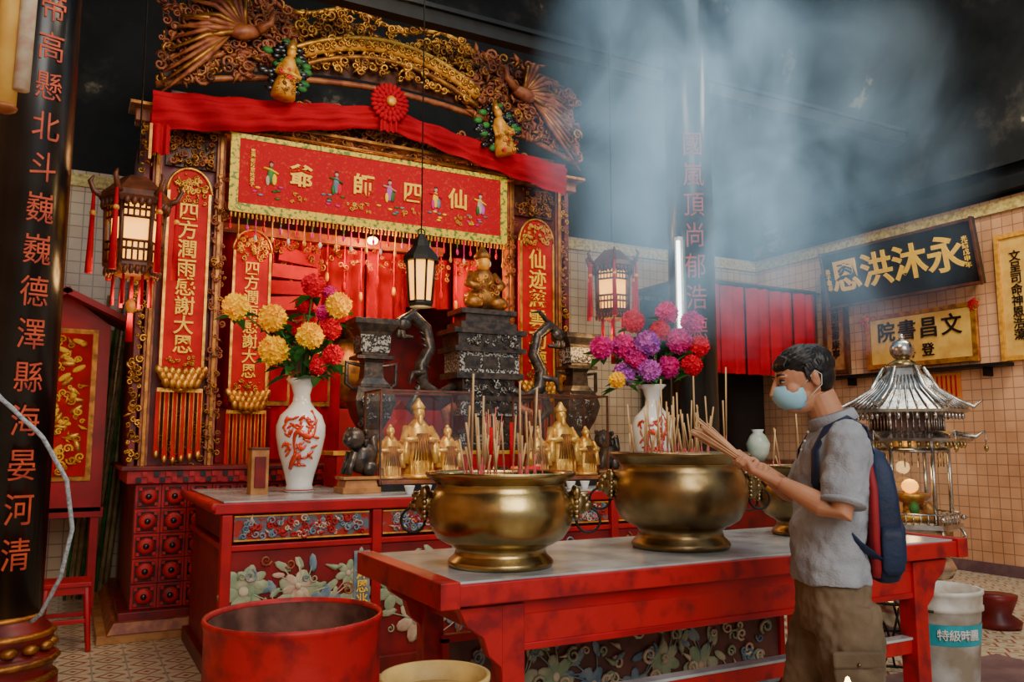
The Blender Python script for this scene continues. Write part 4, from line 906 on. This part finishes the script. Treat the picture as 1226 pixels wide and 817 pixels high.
m.lathe((x, y, 0), [(.12, 0), (.12, .02), (.02, .05), (.015, .82), (.05, .85), (.05, .86)], IRON, 16); m.tube([(x, y, .86), (x, y, .955)], .013, CLOTH, 10); m.ell((x, y, .975), (.006, .006, .018), GLOWB, 8, 6); m.build("candle_on_stand")

# ------------------------------------------------------------ the man
mat_j = mat("pale_joss_stick", (.62, .36, .20), .8, c2=(.5, .27, .15), ns=20)
def man():
    SK = mat("skin", (.45, .215, .12), .5, c2=(.38, .165, .09), ns=12)
    SK.node_tree.nodes["Principled BSDF"].inputs["Subsurface Weight"].default_value = .08
    SH = mat("grey_polo_knit", (.29, .31, .34), .9, c2=(.235, .25, .28), ns=14, bump=.35, bs=160, spec=.15)
    PA = mat("khaki_cotton", (.17, .12, .075), .9, c2=(.11, .078, .048), ns=7, bump=.4, bs=30, spec=.15)
    HA = mat("black_hair", (.006, .0055, .006), .42, c2=(.012, .011, .012), ns=40); MK = mat("blue_surgical_mask", (.28, .52, .64), .7, c2=(.23, .46, .58), ns=6)
    NV = mat("navy_nylon", (.010, .022, .06), .6, c2=(.006, .012, .035), ns=6, bump=.3, bs=40); RD = mat("backpack_red", (.26, .008, .014), .6)
    EY = mat("dark_eye", (.01, .008, .008), .2); SHO = mat("dark_shoe", (.02, .02, .022), .5); EW = mat("eye_white", (.45, .40, .36), .4)
    p = root("man_praying", (2.255, 1.972, 0), (0, 0, math.radians(144)))
    HM = T(.006, 0, 1.52) @ R(8, 'Z') @ R(15, 'Y') @ Matrix.Scale(.92, 4) @ T(0, 0, -1.52)
    a = Vector((.80, .14, .58)).normalized(); yv = Vector((0, 1, 0)); yv = (yv-a*yv.dot(a)).normalized(); pv = a.cross(yv).normalized()
    if pv.z < 0: pv = -pv
    G1 = Vector((.240, .070, 1.298)); G2 = G1+a*.052+Vector((0, -.004, .004))
    b = MB()
    def ell_ring(cx, cy, z, hx, hy, n=28): return [Vector((cx+hx*math.cos(2*math.pi*i/n), cy+hy*math.sin(2*math.pi*i/n), z)) for i in range(n)]
    b.loft([ell_ring(.01, 0, .84, .08, .125), ell_ring(.01, 0, .95, .085, .125), ell_ring(.005, 0, 1.1, .085, .12), ell_ring(-.01, 0, 1.3, .085, .145), ell_ring(-.025, 0, 1.40, .072, .145), ell_ring(-.025, 0, 1.45, .055, .085)], SK)
    LEG = (([(-.01, .09, .90), (-.02, .10, .5), (-.06, .10, .09)]), ([(.0, -.09, .90), (.09, -.10, .5), (.06, -.10, .09)]))
    for L in LEG: b.tube([(L[0][0], L[0][1]*.66, L[0][2]), L[1], L[2]], [.062, .048, .035], SK, 14)
    b.tube([(-.035, 0, 1.38), (-.01, 0, 1.46), (.028, .005, 1.56)], [.075, .055, .051], SK, 18)
    ARM = ((Vector((-.03, .155, 1.42)), Vector((.025, .225, 1.175)), G1+Vector((-.060, .060, -.034))), (Vector((-.03, -.155, 1.42)), Vector((.06, -.21, 1.19)), G2+Vector((-.055, -.072, -.025))))
    for S_, E, W in ARM:
        b.tube([S_, S_.lerp(E, .5), E, E.lerp(W, .3), E.lerp(W, .7), W], [.048, .044, .036, .038, .030, .0235], SK, 16)
    b.M = HM
    b.ell((.050, 0, 1.650), (.098, .076, .096), SK, 24, 16); b.ell((.085, 0, 1.60), (.068, .060, .090), SK, 20, 14); b.ell((.105, 0, 1.545), (.040, .038, .028), SK)
    b.tube([(.148, 0, 1.655), (.163, 0, 1.63), (.176, 0, 1.605), (.160, 0, 1.597)], [.008, .010, .014, .010], SK, 10)
    for e in (-1, 1):
        b.ell((.163, e*.012, 1.602), (.010, .008, .008), SK, 8, 6); b.ell((.132, e*.032, 1.662), (.018, .024, .008), SK, 10, 6)
        b.ell((.035, e*.078, 1.625), (.017, .008, .030), SK, 12, 8, rot=R(12, 'Y')); b.ell((.033, e*.084, 1.637), (.013, .007, .017), SK, 10, 6); b.ell((.11, e*.045, 1.61), (.03, .02, .025), SK)
    b.M = Matrix()
    def hand(G, W, side, dirn):
        for i in range(4):
            off = a*(.030-.020*i)*1.0; L = (.92, 1.0, .95, .8)[i]; base = G+off
            pts = [W]; rads = [.020]
            K = base+yv*side*.034+pv*(-.012*dirn); pts.append(W.lerp(K, .55)+yv*side*.004); rads.append(.0135); pts.append(K); rads.append(.0115)
            for ang in (38, 88, 138, 180+20*L):
                an = math.radians(ang); rr = .0235; pts.append(base+yv*side*math.cos(an)*rr+pv*dirn*math.sin(an)*rr); rads.append(.0092 if ang < 150 else .0075)
            b.tube(pts, rads, SK, 8)
        TH = [W, G-a*.015+yv*side*.032-pv*.004, G+a*.030+yv*side*.030-pv*dirn*.012, G+a*.056+yv*side*.016+pv*dirn*.006, G+a*.070+yv*side*.002+pv*dirn*.014]
        b.tube(TH, [.019, .015, .012, .0105, .008], SK, 10)
        b.ell(W.lerp(G+yv*side*.03, .55), (.030, .014, .026), SK)
    hand(G1, ARM[0][2], 1, 1); hand(G2, ARM[1][2], -1, -1)
    b.build("body", p, local=True, remesh=.0034, smooth=2)
    e_ = MB(); e_.M = HM
    for e in (-1, 1):
        e_.ell((.1375, e*.033, 1.643), (.0095, .012, .0045), EW, 12, 8); e_.ell((.1445, e*.034, 1.643), (.004, .006, .0045), EY, 10, 6)
        e_.tube([(.142, e*.020, 1.648), (.147, e*.034, 1.650), (.134, e*.048, 1.646)], .0025, EY, 5); e_.tube([(.147, e*.016, 1.666), (.149, e*.034, 1.672), (.130, e*.054, 1.666)], [.003, .004, .002], HA, 6)
    e_.tube([(.150, -.02, 1.558), (.156, 0, 1.556), (.150, .02, 1.558)], .004, RD, 6)
    e_.build("eyes_and_brows", p, local=True)
    k = MB(); k.M = HM
    rings = []
    for z, xf, w, xb in ((1.528, .118, .030, .10), (1.54, .148, .044, .085), (1.56, .168, .054, .08), (1.585, .180, .060, .078), (1.605, .181, .060, .082), (1.622, .170, .048, .10), (1.630, .163, .028, .12)):
        rings.append([Vector((xb+(xf-xb)*max(0, math.sin(t))**.7, w*1.04*math.cos(t), z+.0015*math.sin(t*1.0))) for t in [math.pi*i/16 for i in range(17)]])
    vs = [q for r in rings for q in r]; k.add(vs, [(i*17+j, i*17+j+1, (i+1)*17+j+1, (i+1)*17+j) for i in range(6) for j in range(16)], MK, True)
    for e in (-1, 1):
        k.tube([(.085, e*.064, 1.61), (.06, e*.078, 1.63), (.03, e*.086, 1.655), (.012, e*.086, 1.635), (.02, e*.082, 1.60), (.05, e*.072, 1.58), (.085, e*.058, 1.555)], .0016, WHITEP, 5)
    o = k.build("face_mask", p, local=True); q = o.modifiers.new("s", 'SOLIDIFY'); q.thickness = .002
    h = MB(); h.M = HM
    h.ell((.032, 0, 1.678), (.104, .082, .080), HA, 32, 20); h.ell((-.002, 0, 1.640), (.066, .073, .080), HA, 24, 16)
    g = math.pi*(3-5**.5); N = 460; C0 = Vector((.032, 0, 1.676))
    for i in range(N):
        zz = 1-1.15*(i+.5)/N; qq = math.sqrt(max(0, 1-zz*zz)); d = Vector((qq*math.cos(g*i), qq*math.sin(g*i), zz))
        if d.x > .25 and d.z < .30: continue
        if d.x > -.15 and d.z < -.05: continue
        pts = []; cur = d.copy()
        for s_ in range(4):
            pts.append(C0+Vector((cur.x*.104, cur.y*.082, cur.z*.081))*(1.0+.03*math.sin(s_*1.0+i)))
            fw = Vector((1.0, cur.y*.25+.12, -.1)) if d.x > -.25 and d.z > .2 else Vector((-.15, cur.y*.1, -1))
            fw = fw-cur*fw.dot(cur)
            if fw.length > 1e-4: fw.normalize()
            cur = (cur+fw*.19).normalized()
        h.tube(pts, [.004, .006, .0055, .001], HA, 5)
    for e in (-1, 1):
        for j in range(8): h.tube([(.060-.007*j, e*.077, 1.675), (.062-.008*j, e*.079, 1.645+.001*j), (.058-.008*j, e*.077, 1.614 if j < 2 else 1.642)], [.008, .006, .0015], HA, 5)
    for j in range(19):
        yy = -.06+.12*j/18; h.tube([(.108, yy, 1.735-.25*abs(yy)), (.138-.3*abs(yy)*.5, yy+.004, 1.712-.2*abs(yy)), (.148-.35*abs(yy), yy+.01, 1.690+.007*math.sin(j*2.3))], [.009, .007, .0015], HA, 5)
    h.build("hair", p, local=True, remesh=.0022, smooth=1)
    s = MB()
    rr = [(.945, .015, .122, .178), (.97, .016, .121, .176), (1.02, .020, .120, .172), (1.07, .018, .115, .166), (1.12, .014, .118, .166), (1.18, .007, .113, .170), (1.24, .0, .116, .178), (1.32, -.010, .115, .185), (1.38, -.020, .104, .185), (1.425, -.028, .088, .162), (1.455, -.027, .072, .115), (1.475, -.020, .058, .074)]
    s.loft([[Vector((cx+hx*math.cos(t)+.004*math.sin(5*t+z*30), hy*math.sin(t), z)) for t in [2*math.pi*i/40 for i in range(40)]] for z, cx, hx, hy in rr], SH)
    for S_, E, W in ARM:
        d = (E-S_); s.tube([S_+Vector((0, -S_.y*.25, .0)), S_+d*.12, S_+d*.45, S_+d*.70, S_+d*.86], [.058, .064, .066, .067, .067], SH, 24)
    o = s.build("polo_shirt", p, local=True, remesh=.006, smooth=4)
    tx = bpy.data.textures.new("folds", 'CLOUDS'); tx.noise_scale = .07; dm = o.modifiers.new("d", 'DISPLACE'); dm.texture = tx; dm.strength = .024; dm.mid_level = .5; dm.texture_coords = 'LOCAL'
    cl = MB()
    cl.M = T(-.015, 0, 1.47) @ R(18, 'Y')
    cl.lathe((0, 0, 0), [(.060, -.012), (.062, .025), (.076, .020), (.084, -.015)], SH, 28, cap=False, sy=1.15)
    cl.M = Matrix()
    for S_, E, W in ARM: d = (E-S_); cl.tube([S_+d*.83, S_+d*.88], [.0695, .0695], SH, 24)
    for j in range(3): cl.ell((.066+.012*j, 0, 1.43-.03*j), .005, WHITEP, 6, 5)
    o = cl.build("collar_and_cuffs", p, local=True); q = o.modifiers.new("s", 'SOLIDIFY'); q.thickness = .004
    t = MB(); t.loft([ell_ring(.01, 0, .80, .110, .160), ell_ring(.012, 0, .88, .114, .168), ell_ring(.012, 0, .97, .106, .158)], PA)
    for L in LEG:
        L = [Vector(q) for q in L]; k_ = L[1]; hip = L[0]; ank = L[2]
        t.tube([hip-Vector((0, hip.y*.15, .02)), hip.lerp(k_, .35), hip.lerp(k_, .7), k_, k_.lerp(ank, .4), ank+Vector((0, 0, .03))], [.098, .102, .093, .086, .082, .072], PA, 22)
    t.box((-.012, .176, .66), (.14, .05, .17), PA, rot=R(3, 'Y')); t.box((-.03, -.176, .66), (.14, .05, .17), PA)
    o = t.build("cargo_trousers", p, local=True, remesh=.008, smooth=4)
    tx = bpy.data.textures.new("folds2", 'CLOUDS'); tx.noise_scale = .06; dm = o.modifiers.new("d", 'DISPLACE'); dm.texture = tx; dm.strength = .028; dm.mid_level = .4; dm.texture_coords = 'LOCAL'
    pk = MB(); pk.box((-.010, .200, .742), (.150, .020, .050), PA, rot=R(3, 'Y')); pk.ell((-.01, .213, .730), .006, BRASSD, 8, 6)
    pk.build("cargo_pockets", p, local=True, bevel=.008)
    f = MB()
    for L in LEG:
        x, y, z = L[2]; f.ell((x+.07, y, .045), (.145, .048, .045), SHO, 18, 10); f.ell((x+.0, y, .07), (.055, .045, .06), SHO); f.box((x+.065, y, .012), (.27, .085, .024), SHO)
    f.build("shoes", p, local=True, bevel=.006)
    def sq(cx, cy, z, hx, hy, n=32, e=.5):
        r = []
        for i in range(n):
            t = 2*math.pi*i/n; c, s_ = math.cos(t), math.sin(t)
            r.append(Vector((cx+hx*math.copysign(abs(c)**e, c), cy+hy*math.copysign(abs(s_)**e, s_), z)))
        return r
    k = MB()
    k.loft([sq(-.140, 0, .95, .02, .08), sq(-.143, 0, .96, .038, .105), sq(-.146, 0, .99, .046, .118), sq(-.146, 0, 1.10, .050, .122), sq(-.143, 0, 1.22, .047, .12), sq(-.136, 0, 1.31, .040, .112), sq(-.128, 0, 1.36, .028, .09), sq(-.122, 0, 1.38, .012, .05)], NV)
    k.loft([sq(-.186, 0, 1.0, .012, .07), sq(-.188, 0, 1.02, .020, .09), sq(-.188, 0, 1.12, .021, .09), sq(-.184, 0, 1.17, .012, .07)], NV)
    k.loft([sq(-.104, 0, .97, .016, .11), sq(-.104, 0, 1.0, .018, .124), sq(-.104, 0, 1.25, .018, .124), sq(-.100, 0, 1.34, .014, .10)], RD)
    k.loft([sq(-.150, .116, .98, .02, .010), sq(-.150, .120, 1.0, .034, .014), sq(-.150, .121, 1.10, .034, .014), sq(-.150, .118, 1.13, .03, .010)], NV)
    k.tube([(-.18, -.09, 1.18), (-.19, 0, 1.26), (-.18, .09, 1.18)], .004, RD, 5)
    k.build("backpack", p, local=True)
    k = MB()
    for e in (-1, 1):
        k.tube([(-.115, e*.085, 1.36), (-.095, e*.095, 1.445), (-.04, e*.10, 1.478), (.03, e*.105, 1.442), (.072, e*.12, 1.37), (.080, e*.138, 1.27), (.045, e*.15, 1.17), (-.04, e*.15, 1.08), (-.12, e*.112, 1.02)], .016, NV, 8, flat=.3)
    k.ring((-.11, 0, 1.385), .022, .005, NV, rot=R(90, 'Z')); k.build("backpack_straps", p, local=True)
    j = MB()
    C = G1.lerp(G2, .5)
    for i in range(40):
        an = random.uniform(0, 6.28); r0 = .012*math.sqrt(random.random()); o0 = yv*math.cos(an)*r0+pv*math.sin(an)*r0
        A = C-a*random.uniform(.085, .11)+o0*1.2; B = C+a*random.uniform(.19, .24)+o0*2.8; Mi = C+a*.08+o0*1.2
        j.tube([A, C+o0], .0017, STICKP, 4); j.tube([C+o0, Mi, B], .0022, mat_j, 4)
    j.build("joss_stick_bundle", p, local=True)
man()

# ------------------------------------------------------------ smoke
def smoke():
    m = bpy.data.materials.new("incense_smoke"); m.use_nodes = True; nt = m.node_tree; nt.nodes.clear(); L = nt.links
    o = nt.nodes.new("ShaderNodeOutputMaterial"); pv = nt.nodes.new("ShaderNodeVolumePrincipled"); L.new(pv.outputs[0], o.inputs["Volume"])
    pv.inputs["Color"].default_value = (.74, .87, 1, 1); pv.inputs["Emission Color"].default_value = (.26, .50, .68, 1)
    g = nt.nodes.new("ShaderNodeNewGeometry")
    def math_(op, a, b_):
        n = nt.nodes.new("ShaderNodeMath"); n.operation = op
        for i, x in enumerate((a, b_)):
            if isinstance(x, (int, float)): n.inputs[i].default_value = x
            elif x is not None: L.new(x, n.inputs[i])
        return n.outputs[0]
    st = nt.nodes.new("ShaderNodeVectorMath"); st.operation = 'MULTIPLY'; L.new(g.outputs["Position"], st.inputs[0]); st.inputs[1].default_value = (1.1, 1.0, .85)
    n = nt.nodes.new("ShaderNodeTexNoise"); n.inputs["Scale"].default_value = 1.0; n.inputs["Detail"].default_value = 6; n.inputs["Distortion"].default_value = 1.3; L.new(st.outputs[0], n.inputs["Vector"])
    def blob(c, r, k):
        s = nt.nodes.new("ShaderNodeVectorMath"); s.operation = 'SUBTRACT'; L.new(g.outputs["Position"], s.inputs[0]); s.inputs[1].default_value = c
        d = nt.nodes.new("ShaderNodeVectorMath"); d.operation = 'DIVIDE'; L.new(s.outputs[0], d.inputs[0]); d.inputs[1].default_value = r
        l = nt.nodes.new("ShaderNodeVectorMath"); l.operation = 'LENGTH'; L.new(d.outputs[0], l.inputs[0])
        return math_('MULTIPLY', math_('MAXIMUM', math_('SUBTRACT', 1, l.outputs["Value"]), 0), k)
    f = math_('ADD', blob((4.1, 5.0, 4.0), (1.1, 1.5, 2.2), 2.0), blob((5.3, 5.1, 3.8), (1.9, 1.7, 2.2), .85))
    w = math_('MAXIMUM', math_('MULTIPLY', math_('SUBTRACT', n.outputs["Fac"], .42), 6.5), 0)
    dn = math_('MULTIPLY', f, w)
    L.new(math_('MULTIPLY', dn, .24), pv.inputs["Density"]); L.new(math_('MULTIPLY', dn, .38), pv.inputs["Emission Strength"])  # emission makes the smoke glow in place of light scattered in it
    b = MB(); b.box((5.15, 5.05, 4.6), (4.3, 3.4, 4.9), m); b.build("incense_smoke")
smoke()

# ------------------------------------------------------------ lights
def area(name, loc, tgt, size, e, c):
    l = bpy.data.lights.new(name, 'AREA'); l.energy = e; l.size = size; l.color = c; o = bpy.data.objects.new(name, l); o.location = loc
    o.rotation_euler = (Vector(tgt)-Vector(loc)).to_track_quat('-Z', 'Y').to_euler(); COL.objects.link(o)
area("courtyard_daylight", (1.0, -3.0, 4.5), (2.8, 5.5, 1.0), 4.0, 350, (1, .94, .86))
area("skylight", (5.0, 4.2, 7.9), (5.0, 5.2, 0), 3.0, 80, (.65, .85, 1))
area("hall_area_light", (6.8, 3.5, 5.6), (8.2, 6.5, 2.0), 1.5, 150, (1, .86, .64))  # warm area light out of view, no fixture, aimed at right wall signs
area("hall_area_light", (2.0, 3.2, 5.4), (2.2, 6.8, 2.0), 1.5, 110, (1, .84, .62))  # second unseen area light without a fixture, aimed at the shrine
w = bpy.data.worlds.new("w"); bpy.context.scene.world = w; w.use_nodes = True
w.node_tree.nodes["Background"].inputs[0].default_value = (.88, .92, 1, 1); w.node_tree.nodes["Background"].inputs[1].default_value = .44

cam = bpy.data.cameras.new("camera"); cam.sensor_width = 36; cam.lens = 990/1226*36; cam.clip_start = .05
co = bpy.data.objects.new("camera", cam); co.location = (0, 0, 1.4); co.rotation_euler = (math.radians(96.9), 0, math.radians(-28)); COL.objects.link(co)
bpy.context.scene.camera = co
